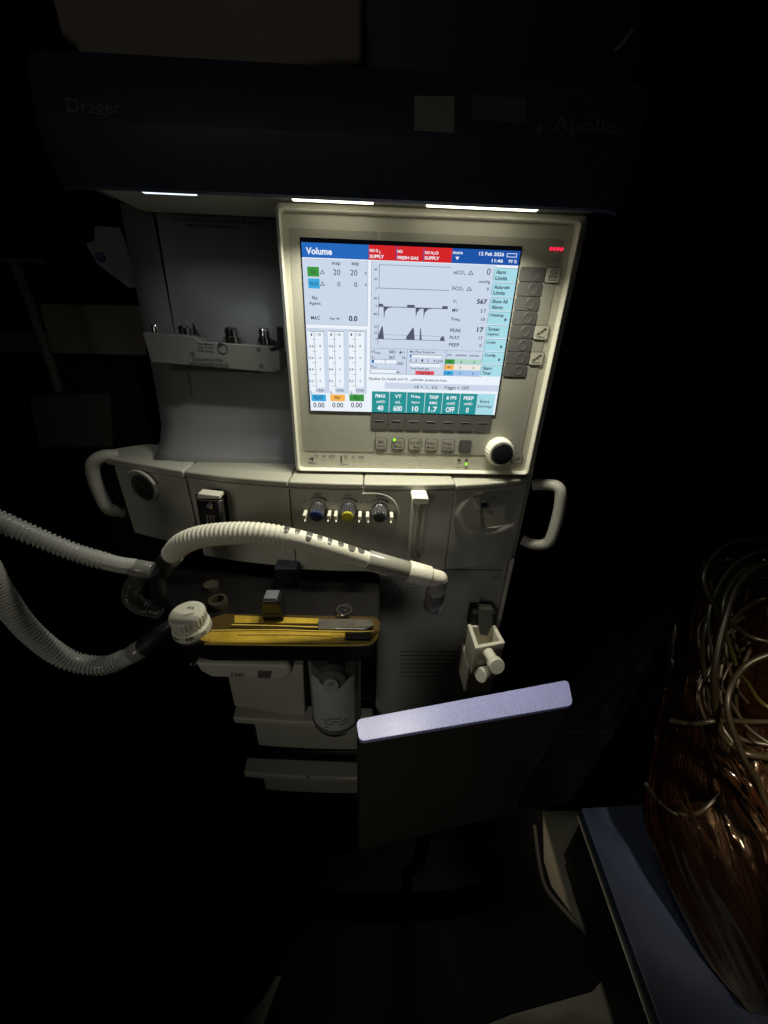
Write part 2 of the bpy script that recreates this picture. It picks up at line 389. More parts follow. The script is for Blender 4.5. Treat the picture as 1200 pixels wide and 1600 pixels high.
t(W2, 'NO N', 109, 106, 168, 128, WH, 0.03); t(W2, '2', 169, 118, 178, 134, WH, 0.02); t(W2, 'O', 182, 108, 206, 131, WH, 0.03); t(W2, 'SUPPLY', 106, 144, 213, 168, WH, 0.03)
t(W2, 'more', 310, 110, 380, 128, WH, 0.02); pg(W2, [(328, 145), (356, 147), (340, 170)], WH)
t(W2, '12 Feb 2026', 498, 113, 678, 140, WH, 0.025); t(W2, '11:46', 588, 162, 670, 188, WH, 0.025); t(W2, '99 %', 708, 168, 768, 192, WH, 0.015)
outline(W2, 697, 122, 768, 150, WH, 4, 5)
# gas panel (upper left)
q(W1, 86, 208, 656, 788, PA, 2); outline(W1, 86, 208, 656, 788, SO, 2)
t(W1, 'insp', 336, 222, 412, 262); t(W1, 'exp', 512, 232, 577, 268)
q(W1, 118, 270, 222, 356, GR, 3); q(W1, 126, 374, 228, 462, CY, 3)
t(W1, 'O', 148, 296, 172, 326); t(W1, '2', 176, 310, 189, 334); t(W1, 'N', 140, 402, 164, 434); t(W1, '2', 167, 420, 180, 438); t(W1, 'O', 184, 402, 212, 434)
for yy in (316, 420):
    pg(W1, [(232, yy + 16), (250, yy - 22), (254, yy - 20), (238, yy + 14), (262, yy + 14), (262, yy + 19), (232, yy + 19)], INK)
    pg(W1, [(250, yy - 22), (268, yy + 10), (264, yy + 12), (247, yy - 18)], INK)
    t(W1, '×', 262, yy + 4, 274, yy + 18)
    t(W1, '%', 628, yy, 648, yy + 22, INK)
t(W1, '20', 348, 293, 411, 344, INK, 0.0); t(W1, '20', 500, 297, 563, 348, INK, 0.0)
t(W1, '0', 385, 404, 411, 446, INK, 0.0); t(W1, '0', 534, 408, 562, 450, INK, 0.0)
t(W1, 'No', 160, 528, 208, 562); t(W1, 'Agent', 134, 580, 238, 616)
t(W1, 'MAC', 151, 708, 231, 740); t(W1, 'Age 40', 316, 720, 406, 746); t(W1, '0.0', 487, 706, 563, 754, INK, 0.03)
# flow bars (lower left)
q(W1, 120, 824, 646, 1392, PA, 2); outline(W1, 120, 824, 640, 1396, SO, 1.5)
for i, (xa, lab, cc) in enumerate(((128, None, CY), (304, 'Air', ORG), (484, None, GR))):
    xs = 20 - i * 4
    q(W1, xa + 4, 842, xa + 64, 1392, WH, 3); q(W1, xa + 60, 842, xa + 138, 1345, WH, 4); q(W1, xa + 58, 842, xa + 61, 1345, INK, 5); q(W1, xa + 4, 842, xa + 138, 846, INK, 5)
    for k, (a, b) in enumerate((('1', '10'), ('0.8', '8'), ('0.6', '6'), ('0.4', '4'), ('0.2', '2'), ('0', ''))):
        yy = 862 + k * 103
        t(W1, a, xa + (20 if len(a) == 1 else 8), yy, xa + (32 if len(a) == 1 else 44), yy + 22)
        if b: t(W1, b, xa + (82 if len(b) == 2 else 98), yy, xa + 110, yy + 22); q(W1, xa + 62, yy + 10, xa + 72, yy + 13, INK, 5)
        if k < 5: q(W1, xa + 36, yy + 54, xa + 56, yy + 57, INK, 5); q(W1, xa + 62, yy + 54, xa + 72, yy + 57, INK, 5)
    t(W1, 'L/min', xa + 66, 1354, xa + 138, 1380)
    xo = (154, 322, 492)[i]; q(W1, xo, 1406, xo + 130, 1466, cc, 3)
    if lab: t(W1, lab, xo + 36, 1416, xo + 92, 1448)
    elif cc == CY: t(W1, 'N', xo + 26, 1416, xo + 50, 1448); t(W1, '2', xo + 53, 1432, xo + 66, 1452); t(W1, 'O', xo + 70, 1416, xo + 100, 1448)
    else: t(W1, 'O', xo + 40, 1418, xo + 68, 1450); t(W1, '2', xo + 72, 1434, xo + 86, 1454)
    t(W1, '0.00', (172, 340, 507)[i], 1478, (270, 438, 605)[i], 1522)
# curve panel
XP0, XP1 = W1(682, 700).x, W2(598, 400).x
wq(XP0, XP1, W2(300, 1000).z, W2(300, 196).z, PA, 2)
wq(XP0, XP0 + 0.0004, W2(300, 1000).z, W2(300, 196).z, SO, 3)
wq(XP0, XP1, W2(300, 1000).z - 0.0003, W2(300, 1000).z, SO, 3); wq(XP0, XP1, W2(300, 818).z - 0.0003, W2(300, 818).z, SO, 3)
gx0, gx1 = W1(758, 350).x, W2(292, 300).x
gxb = gx1 + 0.0006
def hl(z, x0, x1, c=INK, th=0.00045): wq(x0, x1, z - th / 2, z + th / 2, c, 4)
def vl(x, z0, z1, c=INK, th=0.00045): wq(x - th / 2, x + th / 2, min(z0, z1), max(z0, z1), c, 4)
zA, zB = W1(900, 256).z, W1(900, 464).z
hl(zA, gx0, gx1, SO); hl(zB, gx0, gx1); vl(gx0, zA, zB)
zD0, zD1, zD = W1(760, 522).z, W1(760, 718).z, W1(900, 628).z
vl(gx0, zD0, zD1); hl(zD, gx0, gxb, INK, 0.0006)
zE0, zE1, zE, zF = W1(755, 775).z, W1(755, 965).z, W1(900, 915).z, W1(900, 876).z
vl(gx0, zE0, zE1); hl(zE, gx0, gx1); hl(zF, gx0, gx1, SO, 0.0003)
for yy, s in ((293, '40'), (378, '20'), (461, '0'), (550, '80'), (620, '0'), (690, '-80'), (802, '20'), (857, '10'), (912, '0')):
    x0_ = 738 - 13 * len(s); t(W1, s, x0_, yy - 10, 738, yy + 10); q(W1, 748, yy - 1.5, 756, yy + 1.5, INK, 4)
def poly_w(pts, c=INK, lv=5): sb.faces.new([sb.verts.new((x, lay(lv), z)) for x, z in pts]).material_index = c
GXS = (gx1 - gx0)
def gx(fr): return gx0 + GXS * fr
# flow trace: small plateaus then sharp exhalation spikes
for a, b in ((0.0, 0.065), (0.41, 0.52), (0.92, 1.0)):
    poly_w([(gx(a), zD), (gx(b), zD), (gx(b), zD + 0.0028), (gx(a), zD + 0.0028)], TR_)
for a, dp in ((0.075, 0.0135), (0.54, 0.0115), (0.655, 0.0115)):
    poly_w([(gx(a - 0.006), zD), (gx(a + 0.006), zD - dp), (gx(a + 0.018), zD - 0.005), (gx(a + 0.06), zD - 0.0012), (gx(a + 0.16), zD)], TR_)
# pressure trace: rising wedges
for a, b, h_ in ((0.0, 0.07, 0.0148), (0.42, 0.53, 0.0140), (0.62, 0.635, 0.0140), (0.93, 0.985, 0.005)):
    poly_w([(gx(a), zE), (gx(a + 0.001), zE + 0.003), (gx(b - 0.015), zE + h_), (gx(b - 0.004), zE + h_ * 0.9), (gx(b + 0.02), zE)], TR_)
def sub(Wf, a, b, x0, y0, x1, y1, sx0, sx1, **k):
    t(Wf, a, x0, y0, x1, y1, **k); t(Wf, b, sx0, (y0 + y1) / 2 + 3, sx1, y1 + 7, **k)
sub(W2, 'etCO', '2', 316, 244, 386, 272, 389, 398); t(W2, '0', 554, 230, 580, 276, INK, 0.0)
t(W2, 'mmHg', 498, 314, 576, 342); sub(W2, 'FiCO', '2', 305, 360, 374, 387, 377, 386); t(W2, '0', 553, 366, 567, 390)
for xx, yy in ((420, 262), (408, 378)):
    pg(W2, [(xx, yy + 12), (xx + 18, yy - 18), (xx + 22, yy - 16), (xx + 6, yy + 10), (xx + 26, yy + 10), (xx + 26, yy + 14), (xx, yy + 14)], INK)
    pg(W2, [(xx + 18, yy - 18), (xx + 34, yy + 6), (xx + 31, yy + 8), (xx + 15, yy - 14)], INK); t(W2, '×', xx + 26, yy + 2, xx + 37, yy + 15)
sub(W2, 'V', 'T', 310, 453, 330, 477, 332, 342); t(W2, '567', 482, 450, 556, 486, INK, 0.03)
t(W2, 'MV', 305, 518, 350, 543); t(W2, '5.7', 508, 522, 546, 548); t(W2, 'Freq.', 300, 582, 364, 612); t(W2, '10', 512, 584, 540, 608)
t(W2, 'PEAK', 291, 662, 370, 688); t(W2, '17', 484, 652, 530, 688, INK, 0.03); t(W2, 'PLAT', 287, 714, 357, 738); t(W2, '17', 496, 718, 522, 742)
t(W2, 'PEEP', 282, 766, 356, 790); t(W2, '0', 500, 772, 515, 794)
# lower info boxes
sub(W1, 'VT', 'INSP', 686, 1014, 722, 1040, 724, 768); t(W1, '583', 844, 1014, 902, 1040); t(W1, 'ΔV', 934, 1018, 976, 1042); t(W1, 'T', 980, 1028, 992, 1044)
sub(W1, 'V', 'T', 686, 1062, 704, 1084, 706, 716); t(W1, '567', 844, 1062, 898, 1088); t(W1, '16', 962, 1066, 990, 1090)
q(W1, 686, 1094, 910, 1128, WH, 3); q(W1, 690, 1098, 712, 1124, BL, 4); q(W1, 808, 1098, 812, 1124, INK, 4); q(W1, 686, 1094, 910, 1097, INK, 5); t(W1, '1000', 916, 1120, 970, 1142)
for k in range(5): q(W1, 728 + k * 42, 1134, 731 + k * 42, 1142, INK, 4)
sub(W1, 'P', 'PLAT', 686, 1146, 702, 1166, 704, 738); q(W1, 686, 1180, 905, 1212, WH, 3); q(W1, 686, 1180, 905, 1183, INK, 4); t(W1, '40', 910, 1200, 938, 1218)
vl(W1(1003, 1100).x, W2(300, 1000).z, W2(300, 818).z, SO)
t(W2, 'Min Flow Required', 0, 822, 180, 842); q(W2, 0, 852, 226, 870, WH, 3); q(W2, 0, 850, 226, 853, INK, 4); q(W2, 0, 852, 14, 868, BL, 4)
for xx, s in ((0, '0'), (36, '.5'), (84, '1'), (126, '2')): t(W2, s, xx, 882, xx + (12 if len(s) == 1 else 16), 900)
t(W2, '4 L/min', 170, 884, 240, 904)
q(W2, 0, 912, 222, 936, WH, 3); q(W2, 0, 910, 222, 913, INK, 4); t(W2, 'Total fresh gas', 0, 940, 138, 960)
q(W2, 40, 966, 176, 994, PK, 3); t(W2, 'Too low', 66, 972, 148, 990)
vl(W2(258, 900).x, W2(300, 1000).z, W2(300, 818).z, SO)
t(W2, 'psi', 272, 842, 302, 860); t(W2, 'pipeline', 330, 844, 406, 864); t(W2, 'cylinder', 425, 848, 502, 868)
for k, (ya, c1, c2, s) in enumerate(((882, GR, PG, 'O'), (922, ORG, CR, 'Air'), (964, CY, PB, 'NO'))):
    xa = 252 - k * 5
    q(W2, xa, ya, xa + 70, ya + 34, c1, 3); q(W2, xa + 70, ya, 514 - k * 6, ya + 36, c2, 3)
    t(W2, s, xa + 22, ya + 8, xa + (50 if len(s) > 1 else 34), ya + 25)
    if s == 'O': t(W2, '2', xa + 37, ya + 17, xa + 44, ya + 28)
    t(W2, '0', 363 - k * 5, ya + 12, 374 - k * 5, ya + 28); t(W2, '0', 457 - k * 5, ya + 14, 468 - k * 5, ya + 30)
t(W1, 'Pipeline O', 666, 1254, 806, 1284); t(W1, '2', 808, 1268, 816, 1284); t(W1, 'supply and O', 826, 1256, 1010, 1286); t(W2, '2', -2, 1030, 4, 1040); t(W2, 'cylinder pressure low.', 10, 1022, 268, 1046)
q(W2, -180, 1060, 640, 1104, PA, 2)
t(W2, 'I:E =  1 : 2.5', 36, 1072, 196, 1092); t(W2, 'Trigger =  OFF', 246, 1076, 426, 1104)
# teal keys
U3 = lambda zx, zy: W3(zx, zy)
TK = (('PMAX', 'cmH2O', '40', 1.1), ('VT', 'mL', '600', .7), ('Freq.', 'bpm', '10', 1), ('TINSP', 'sec', '1.7', 1), ('Δ PPS', 'cmH2O', 'OFF', 1.1), ('PEEP', 'cmH2O', '0', 1.1))
tx = [W1(690, 1450).x, W1(848, 1450).x, W1(1002, 1450).x, W2(106, 1200).x, W2(232, 1200).x, W2(357, 1200).x, W2(482, 1200).x, W2(608, 1200).x]
ztk, zbk = W2(100, 1120).z, zc - hz
def tw(s, x0, x1, za, zb_, c=WH, bold=0.03, lv=6):
    y = lay(lv); text_into(sb, s, lambda u, v: Vector((u, y, v)), c, bold, x0, za, x1, zb_)
for i, (a, b, c, k) in enumerate(TK):
    x0_, x1_ = tx[i] + 0.0003, tx[i + 1] - 0.0003; xm = (x0_ + x1_) / 2; h_ = ztk - zbk
    wq(x0_, x1_, zbk, ztk, TE, 3); wq(x0_, x1_, ztk - .0004, ztk, PG, 4)
    tw(a, xm - 0.0062 * k, xm + 0.0062 * k, ztk - h_ * .13, ztk - h_ * .30)
    tw(b, xm - 0.0052 * k, xm + 0.0052 * k, ztk - h_ * .42, ztk - h_ * .55, bold=0.02)
    n = 0.0058 if len(c) > 2 else (0.0042 if len(c) == 2 else 0.0019)
    tw(c, xm - n, xm + n, ztk - h_ * .66, ztk - h_ * .92)
wq(tx[6], tx[7], zbk, ztk, TB, 3)
tw('Extra', tx[6] + .004, tx[6] + .0165, ztk - .0075, ztk - .0115, INK, 0.01); tw('Settings', tx[6] + .001, tx[6] + .0205, ztk - .014, ztk - .0185, INK, 0.01)
# side tabs
TABZ = [(226, 330), (334, 434), (438, 536), (540, 634), (638, 730), (736, 826), (830, 918), (922, 1006)]
TABS = (('Alarm', 'Limits'), ('Auto-set', 'Limits'), ('Show All', 'Alarms'), ('Datalog', ''), ('Screen', 'Layout'), ('Loops', ''), ('Config', ''), ('Start', 'Timer'))
tx0, tx1 = W2(602, 280).x, hx
tabx = [602, 588, 574, 560, 547, 534, 522, 510]
for (ya, yb), (a, b), xl in zip(TABZ, TABS, tabx):
    xm = xl + 80; za, zb_ = W2(xm, ya).z, W2(xm, yb).z
    poly_w([(tx1, za), (tx0 + .0015, za), (tx0, za - .0015), (tx0, zb_ + .0015), (tx0 + .0015, zb_), (tx1, zb_)], TB, 3)
    poly_w([(tx1, za), (tx0 + .0015, za), (tx0 + .0015, za - .00035), (tx1, za - .00035)], INK, 4); poly_w([(tx0, za - .0015), (tx0 + .0004, za - .0015), (tx0 + .0004, zb_ + .0015), (tx0, zb_ + .0015)], SO, 4)
    h_ = za - zb_; wl = 0.0023
    tw(a, tx0 + .0025, tx0 + .0025 + wl * len(a), za - h_ * .16, za - h_ * .44, INK, 0.025)
    if b: tw(b, tx0 + .0025, tx0 + .0025 + wl * len(b), za - h_ * .58, za - h_ * .86, INK, 0.025)
    else: poly_w([(tx1 - .0065, zb_ + .0075), (tx1 - .0035, zb_ + .0055), (tx1 - .0065, zb_ + .0035)], INK, 5)
me = bpy.data.meshes.new('screen'); sb.to_mesh(me); sb.free()
SCR = link('screen', me, UI, MON, smooth=False)

# --- soft keys
kx0, kx1 = 0.1262, 0.1555
ks = [215, 325, 430, 533, 633, 733, 828, 918, 1010]
for a, b in zip(ks, ks[1:]):
    xm = 860 - (a - 215) * 0.15
    z1_, z0_ = W2(xm, a).z, W2(xm, b).z
    bm = bmesh.new(); prism(bm, [Vector((x, -0.0016, z)) for x, z in rrect((kx0 + kx1) / 2, (z0_ + z1_) / 2, kx1 - kx0, z1_ - z0_ - 0.0006, 0.0022)], Vector((0, 0.0014, 0)))
    cx_, cz_ = kx1 - 0.0105, (z0_ + z1_) / 2
    lathe(bm, (cx_, -0.0015, cz_), (0, -1, 0), [(0, 0.0062), (0.00035, 0.0060), (0.00045, 0.0055), (0.0003, 0.005), (0.0003, 0.001)], 32)
    build('softkey', bm, KEYG, MON, 0.0004)
bxs = [340, 417, 493, 570, 648, 725, 802, 880]
xk = [W3(x, 108).x for x in bxs]
z1_, z0_ = W3(600, 72).z, W3(600, 148).z
for a, b in zip(xk, xk[1:]):
    bm = bmesh.new(); prism(bm, [Vector((x, -0.0016, z)) for x, z in rrect((a + b) / 2, (z0_ + z1_) / 2, b - a - 0.0007, z1_ - z0_, 0.002)], Vector((0, 0.0014, 0)))
    bx(bm, (a + b) / 2 - .006, (a + b) / 2 + .006, -0.0021, -0.0012, (z0_ + z1_) / 2 - .0006, (z0_ + z1_) / 2 + .0006)
    build('softkey', bm, KEYG, MON, 0.0004)
PRN = [KEYL, PRINTG, PRINT]
def key(name, c, w_, h_, lines, extra=None, m=None):
    bm = bmesh.new()
    prism(bm, [Vector((x, -0.0012, z)) for x, z in rrect(c.x, c.z, w_ + 0.0012, h_ + 0.0012, 0.0028)], Vector((0, 0.001, 0)), 2)
    prism(bm, [Vector((x, -0.0019, z)) for x, z in rrect(c.x, c.z, w_ - 0.0002, h_ - 0.0002, 0.0022)], Vector((0, 0.001, 0)), 0)
    for s, a, b, u0, u1 in lines:
        text_into(bm, s, lambda u, v: Vector((u, -0.00205, v)), 1, 0.01, c.x + u0 * w_, c.z + a * h_, c.x + u1 * w_, c.z + b * h_)
    if extra: extra(bm, c, w_, h_)
    return build(name, bm, [m or KEYL, PRINTG, PRINT], MON, 0, smooth=False)
for (xa, xb, ya, yb), ln in zip(((362, 412, 184, 230), (436, 489, 186, 232), (511, 564, 188, 235), (585, 637, 190, 237), (659, 713, 192, 238), (736, 787, 195, 241)),
        ((('Man', .3, .05, -.25, .25), ('Spont', -.1, -.38, -.38, .38)), (('Vol.', .3, .05, -.1, .3), ('Mode', -.1, -.35, -.38, .38)), (('Vol. AF', .3, .05, -.42, .42), ('Mode', -.1, -.35, -.1, .42)),
         (('Press.', .3, .05, -.4, .35), ('Mode', -.1, -.35, -.38, .38)), (('Press.', .3, .05, -.4, .35), ('Supp.', -.1, -.38, -.38, .38)), ())):
    a, b = W3(xa, (ya + yb) / 2), W3(xb, (ya + yb) / 2); zt_, zb_ = W3((xa + xb) / 2, ya).z, W3((xa + xb) / 2, yb).z
    key('mode_key', Vector(((a.x + b.x) / 2, 0, (zt_ + zb_) / 2)), b.x - a.x, zt_ - zb_, ln, m=None if ln else KEYG)
def bell(bm, c, w_, h_):
    P = [(-.28, -.12), (-.2, .0), (-.16, .25), (0, .36), (.16, .25), (.2, 0), (.28, -.12)]
    for (a, b), (d, e) in zip(P, P[1:] + P[:1]):
        u = Vector((c.x + a * w_, -.00205, c.z + b * h_)); v = Vector((c.x + d * w_, -.00205, c.z + e * h_)); n = Vector((v.z - u.z, 0, -(v.x - u.x))).normalized() * .00035
        bm.faces.new([bm.verts.new(p) for p in (u - n, u + n, v + n, v - n)]).material_index = 2
    for s in (-1, 1):
        u = Vector((c.x - .22 * s * w_, -.0021, c.z - .2 * h_)); v = Vector((c.x + .22 * s * w_, -.0021, c.z + .3 * h_)); n = Vector((v.z - u.z, 0, -(v.x - u.x))).normalized() * .0003
        bm.faces.new([bm.verts.new(p) for p in (u - n, u + n, v + n, v - n)]).material_index = 2
def flowico(bm, c, w_, h_):
    for k, (a, b) in enumerate(((-.2, -.08), (0, .08), (.18, .26))):
        P = [(a - .12, b - .1), (a + .1, b - .1), (a + .16, b + .04), (a - .02, b + .08)]
        bm.faces.new([bm.verts.new((c.x + x * w_, -.00205 - k * .00004, c.z + z * h_)) for x, z in P]).material_index = 1
for (xa, xb, ya, yb), s, ex in (((977, 1081, 224, 333), 'Silence', bell), ((895, 996, 640, 740), 'New', flowico), ((864, 960, 832, 923), 'Flow', flowico)):
    a, b = W2(xa, (ya + yb) / 2), W2(xb, (ya + yb) / 2); zt_, zb_ = W2((xa + xb) / 2, ya).z, W2((xa + xb) / 2, yb).z
    key('icon_key', Vector(((a.x + b.x) / 2, 0, (zt_ + zb_) / 2)), b.x - a.x, zt_ - zb_, ((s, -.24, -.38, -.28, .28),), ex, m=FACE)
a, b = W3(971, 275), W3(1015, 275)
key('icon_key', Vector(((a.x + b.x) / 2, 0, (a.z + b.z) / 2)), b.x - a.x, (b.x - a.x) * .95, (('off', .2, -.2, -.25, .25),))
def led(name, c, r, m, par=MON, lab=None):
    o = lathe_o(name, c, (0, -1, 0), [(0, r), (0.0008, r * .95), (0.0014, r * .6)], m, par, 16)
    return o
GL = emis('led_green', (150, 235, 60), 1.3)
c_ = W3(446, 190); led('indicator_light', (c_.x, -0.0018, c_.z), 0.0022, GL)
c_ = W3(767, 299); led('indicator_light', (c_.x, -0.0004, c_.z), 0.0020, GL)
c_ = W2(1056, 92); bm = bmesh.new()
for k in range(4): lathe(bm, (c_.x - .0062 + k * .0041, -0.0006, c_.z + .0004), (0, -1, 0), [(0, .0019), (.0008, .0018), (.0012, .0008)], 14)
build('alarm_light', bm, emis('led_red', (235, 40, 70), 1.2), MON, 0)
# printed legends on the faceplate
bm = bmesh.new()
def leg(s, x0, y0, x1, y1, Wf=W3, Y=-0.0008):
    xm, ym = (x0 + x1) / 2, (y0 + y1) / 2
    text_into(bm, s, lambda u, v: Vector((u, Y, v)), 0, 0.008, Wf(x0, ym).x, Wf(xm, y0).z, Wf(x1, ym).x, Wf(xm, y1).z)
for s, x0, x1, y in (('O2', 90, 106, 258), ('Air', 125, 142, 259), ('N2O', 155, 182, 260), ('O2', 221, 237, 262), ('Air', 255, 271, 263), ('N2O', 284, 312, 264)): leg(s, x0, y, x1, y + 11)
leg('Pipeline', 62, 293, 96, 302); leg('Cylinder', 206, 297, 238, 306)
for P in ([(63, 277), (78, 272), (80, 278), (64, 281)], [(76, 271), (86, 270), (82, 286), (78, 284)], [(206, 262), (212, 262), (212, 292), (206, 292)], [(728, 278), (742, 278), (742, 288), (728, 288)], [(762, 280), (768, 276), (776, 284), (768, 289), (760, 286)]):
    v_ = [W3(*p) for p in P]; bm.faces.new([bm.verts.new((p.x, -.0008, p.z)) for p in v_])
leg('Battery', 718, 312, 744, 320); leg('Power', 752, 312, 776, 320); leg('Alarm', 1025, 158, 1085, 170, W2)
build('printed_legend', bm, PRINT, MON, 0, smooth=False)
# rotary knob
c_ = AY(775, 707, 0); kc = Vector((c_.x + .002, 0, c_.z + .004))
RK = lathe_o('rotary_knob', (kc.x, 0.0, kc.z), (0, -1, 0), [(0, 0.0185), (0.002, 0.0190), (0.015, 0.0182), (0.0175, 0.0170), (0.0180, 0.0152), (0.0180, 0.001)], IVORY, MON, 96, ridge=0.00035, rng=(1, 2))
lathe_o('knob_cap', (kc.x, -0.018, kc.z), (0, -1, 0), [(-.001, 0.0150), (0.002, 0.0150), (0.0036, 0.0140), (0.0042, 0.010), (0.0042, 0.001)], BLACKM, MON, 48)
RK['label'] = 'ivory ribbed rotary knob'

# --- left back panel with the vaporizer rail
bm = bmesh.new()
prof = [(0.080, 1.496), (0.080, 1.290), (0.079, 1.250), (0.074, 1.222), (0.060, 1.202), (0.042, 1.189), (0.030, 1.1815)]
xs = [-0.366, -0.340, -0.322, -0.316, -0.25, -0.19, -0.150]
rings = [[bm.verts.new((x + (0.0 if i > 2 else 0.010 * max(0, (z - 1.25) / 0.25)), y + (0.004 if x < -0.33 else 0.0), z)) for y, z in prof] for i, x in enumerate(xs)]
for a, b in zip(rings, rings[1:]):
    for i in range(len(prof) - 1): bm.faces.new((a[i], b[i], b[i + 1], a[i + 1]))
bp = build('side_panel', bm, GREYP, M)
sol = bp.modifiers.new('s', 'SOLIDIFY'); sol.thickness = 0.006; sol.offset = 1
box('side_groove', -0.335, -0.206, 0.0745, 0.083, 1.3015, 1.3045, mat('groove', (0.22, 0.22, 0.21), 0.4), bp, 0.001)
box('seam_line', -.3115, -.3105, .0785, .083, 1.268, 1.330, PRINTG, bp, 0)
# rail plate
RAIL = ppoly('vaporizer_rail', [(222, 519), (300, 525), (312, 534), (424, 541), (436, 546), (438, 578), (425, 582), (236, 566)], 0.045, 0.032, mat('rail_grey', (0.20, 0.20, 0.185), 0.35, var=0.12, vscale=20), M, 0.0012)
zr = AY(330, 535, 0.045).z
for px, py, ps in ((288, 520, 1.0), (362, 528, 1.1), (413, 530, 0.9), (243, 520, .6)):
    p = AY(px, py, 0.058)
    bm = bmesh.new(); lathe(bm, (p.x, 0.060, zr - 0.001), (0, 0, 1), [(0, .0105 * ps), (.008, .0105 * ps), (.0085, .008 * ps), (.017, .0080 * ps), (.0195, .0062 * ps), (.0205, .001)], 28)
    build('mounting_post', bm, CHROME, RAIL)
for px, py in ((404, 546), (408, 572), (301, 553)):
    p = AY(px, py, 0.0448); lathe_o('screw', (p.x, .0452, p.z), (0, -1, 0), [(0, .0032), (.0008, .003), (.0008, .0005)], PRINTG, RAIL, 20)
bm = bmesh.new()
def rt(bm, s, x0, y0, x1, y1, Y, mi=0, bold=.01):
    a = AY(x0, (y0 + y1) / 2, Y).x; b = AY(x1, (y0 + y1) / 2, Y).x; c = AY((x0 + x1) / 2, y0, Y).z; d = AY((x0 + x1) / 2, y1, Y).z
    text_into(bm, s, lambda u, v: Vector((u, Y, v)), mi, bold, a, c, b, d)
for k, (s, s2) in enumerate((('See', 'Manual'), ('Lock', 'Open'), ('Fill', 'Unlock'))):
    rt(bm, s, 309, 535 + k * 5.5, 318, 538.5 + k * 5.5, .0445); rt(bm, s2, 320, 536 + k * 5.5, 334, 539.5 + k * 5.5, .0445)
rt(bm, 'DO NOT USE WITHOUT LOCKING', 301, 560, 348, 565, .0445); rt(bm, 'BOTH VAPORIZERS IN PLACE', 296, 567, 357, 573, .0445)
c_ = AY(348, 545, .0445); P_ = [Vector((c_.x + .0062 * math.cos(a / 24 * 6.283), .0444, c_.z + .0062 * math.sin(a / 24 * 6.283))) for a in range(25)]
tube(bm, P_, 0.0005, 6); lathe(bm, (c_.x - .003, .0445, c_.z + .005), (0, -1, 0), [(0, .0025), (.0004, .0024)], 12)
build('printed_legend', bm, PRINT, RAIL, 0, smooth=False)
bm = bmesh.new()
rt(bm, 'THIS ANESTHESIA MACHINE AND THE MONITORS SHALL BE USED', 262, 335, 424, 340, .0788); rt(bm, 'ONLY IN ACCORDANCE WITH THE MANUFACTURER MACHINE', 268, 343, 408, 348, .0788); rt(bm, 'OPERATOR INSTRUCTION MANUAL', 290, 351, 374, 356, .0788)
build('printed_legend', bm, PRINT, bp, 0, smooth=False)
# dark brackets beside the posts
ppoly('bracket', [(300, 505), (306, 520), (316, 532), (302, 531)], 0.062, 0.006, BLACKM, RAIL, .0005)
ppoly('bracket', [(432, 510), (437, 512), (440, 545), (424, 549), (420, 544), (433, 540)], 0.044, 0.02, BLACKM, RAIL, .0005)

# --- work shelf and control panel: the bowed front
path = [(-0.457, 0.054), (-0.43, 0.040), (-0.33, 0.002), (-0.303, -0.007), (-0.243, -0.023), (-0.19, -0.032), (-0.152, -0.037), (-0.09, -0.0405), (-0.025, -0.041), (0.03, -0.039), (0.072, -0.035), (0.12, -0.026), (0.158, -0.0155), (0.1925, 0.000)]
def yfront(x):
    for (a, b), (c, d) in zip(path, path[1:]):
        if a <= x <= c: return b + (d - b) * (x - a) / (c - a)
    return path[0][1] if x < path[0][0] else path[-1][1]
def front_slab(name, x0, x1, z0, z1, m, back=0.05, off=0.0, bevel=0.002, parent=M, n=14, roll=0.0):
    xs = [x0 + (x1 - x0) * i / n for i in range(n + 1)]
    bm = bmesh.new(); prism(bm, [Vector((x, yfront(x) + off, z1)) for x in xs] + [Vector((x1, max(back, yfront(x1) + .02), z1)), Vector((x0, max(back, yfront(x0) + .02), z1))], Vector((0, 0, z0 - z1)))
    return build(name, bm, m, parent, bevel, 3)
front_slab('shelf_lip', -0.3025, -0.1535, 1.1715, 1.1815, SHELF, off=-.001, bevel=.003)
front_slab('shelf_lip', -0.1525, -0.0525, 1.1715, 1.1812, SHELF, off=-.001, bevel=.003)
front_slab('shelf_lip', -0.0518, 0.0735, 1.1715, 1.1812, SHELF, off=-.001, bevel=.003)
front_slab('shelf_lip', 0.0742, 0.1885, 1.1700, 1.1790, SHELF, off=-.001, bevel=.003)
CPX = ((-0.3025, -0.1505), (-0.1495, 0.0700), (0.0710, 0.1885))
C1 = front_slab('control_panel', -0.3020, -0.1535, 1.040, 1.1705, BEIGE, off=.001)
C2 = front_slab('control_panel', -0.1525, 0.0738, 1.036, 1.1705, BEIGE, off=.001)
C3 = front_slab('control_panel', 0.0745, 0.1885, 1.036, 1.1695, BEIGE, off=.001)
# left end block with its gauge
LB = bmesh.new()
xs = [-0.457, -0.43, -0.40, -0.37, -0.33, -0.3045]
top = [Vector((x, yfront(x) - .001, 1.1815)) for x in xs]
prism(LB, top + [Vector((-0.3045, 0.10, 1.1815)), Vector((-0.36, 0.115, 1.1815)), Vector((-0.42, 0.115, 1.1815)), Vector((-0.455, 0.085, 1.1815))], Vector((0, 0, -0.012)))
xs = [-0.432, -0.40, -0.37, -0.33, -0.3045]
prism(LB, [Vector((x, yfront(x) + .001, 1.1690)) for x in xs] + [Vector((-0.3045, 0.10, 1.169)), Vector((-0.42, 0.11, 1.169))], Vector((0, 0, -0.118)))
LBK = build('end_block', LB, BEIGE, M, .003, 3)
gc = AZ(224, 763, 1.14); gy = yfront(-.36)
gcp = AY(218, 763, 0.012); gcp.y = yfront(gcp.x) - .009
gax = Vector((-0.30, -0.95, 0)).normalized()
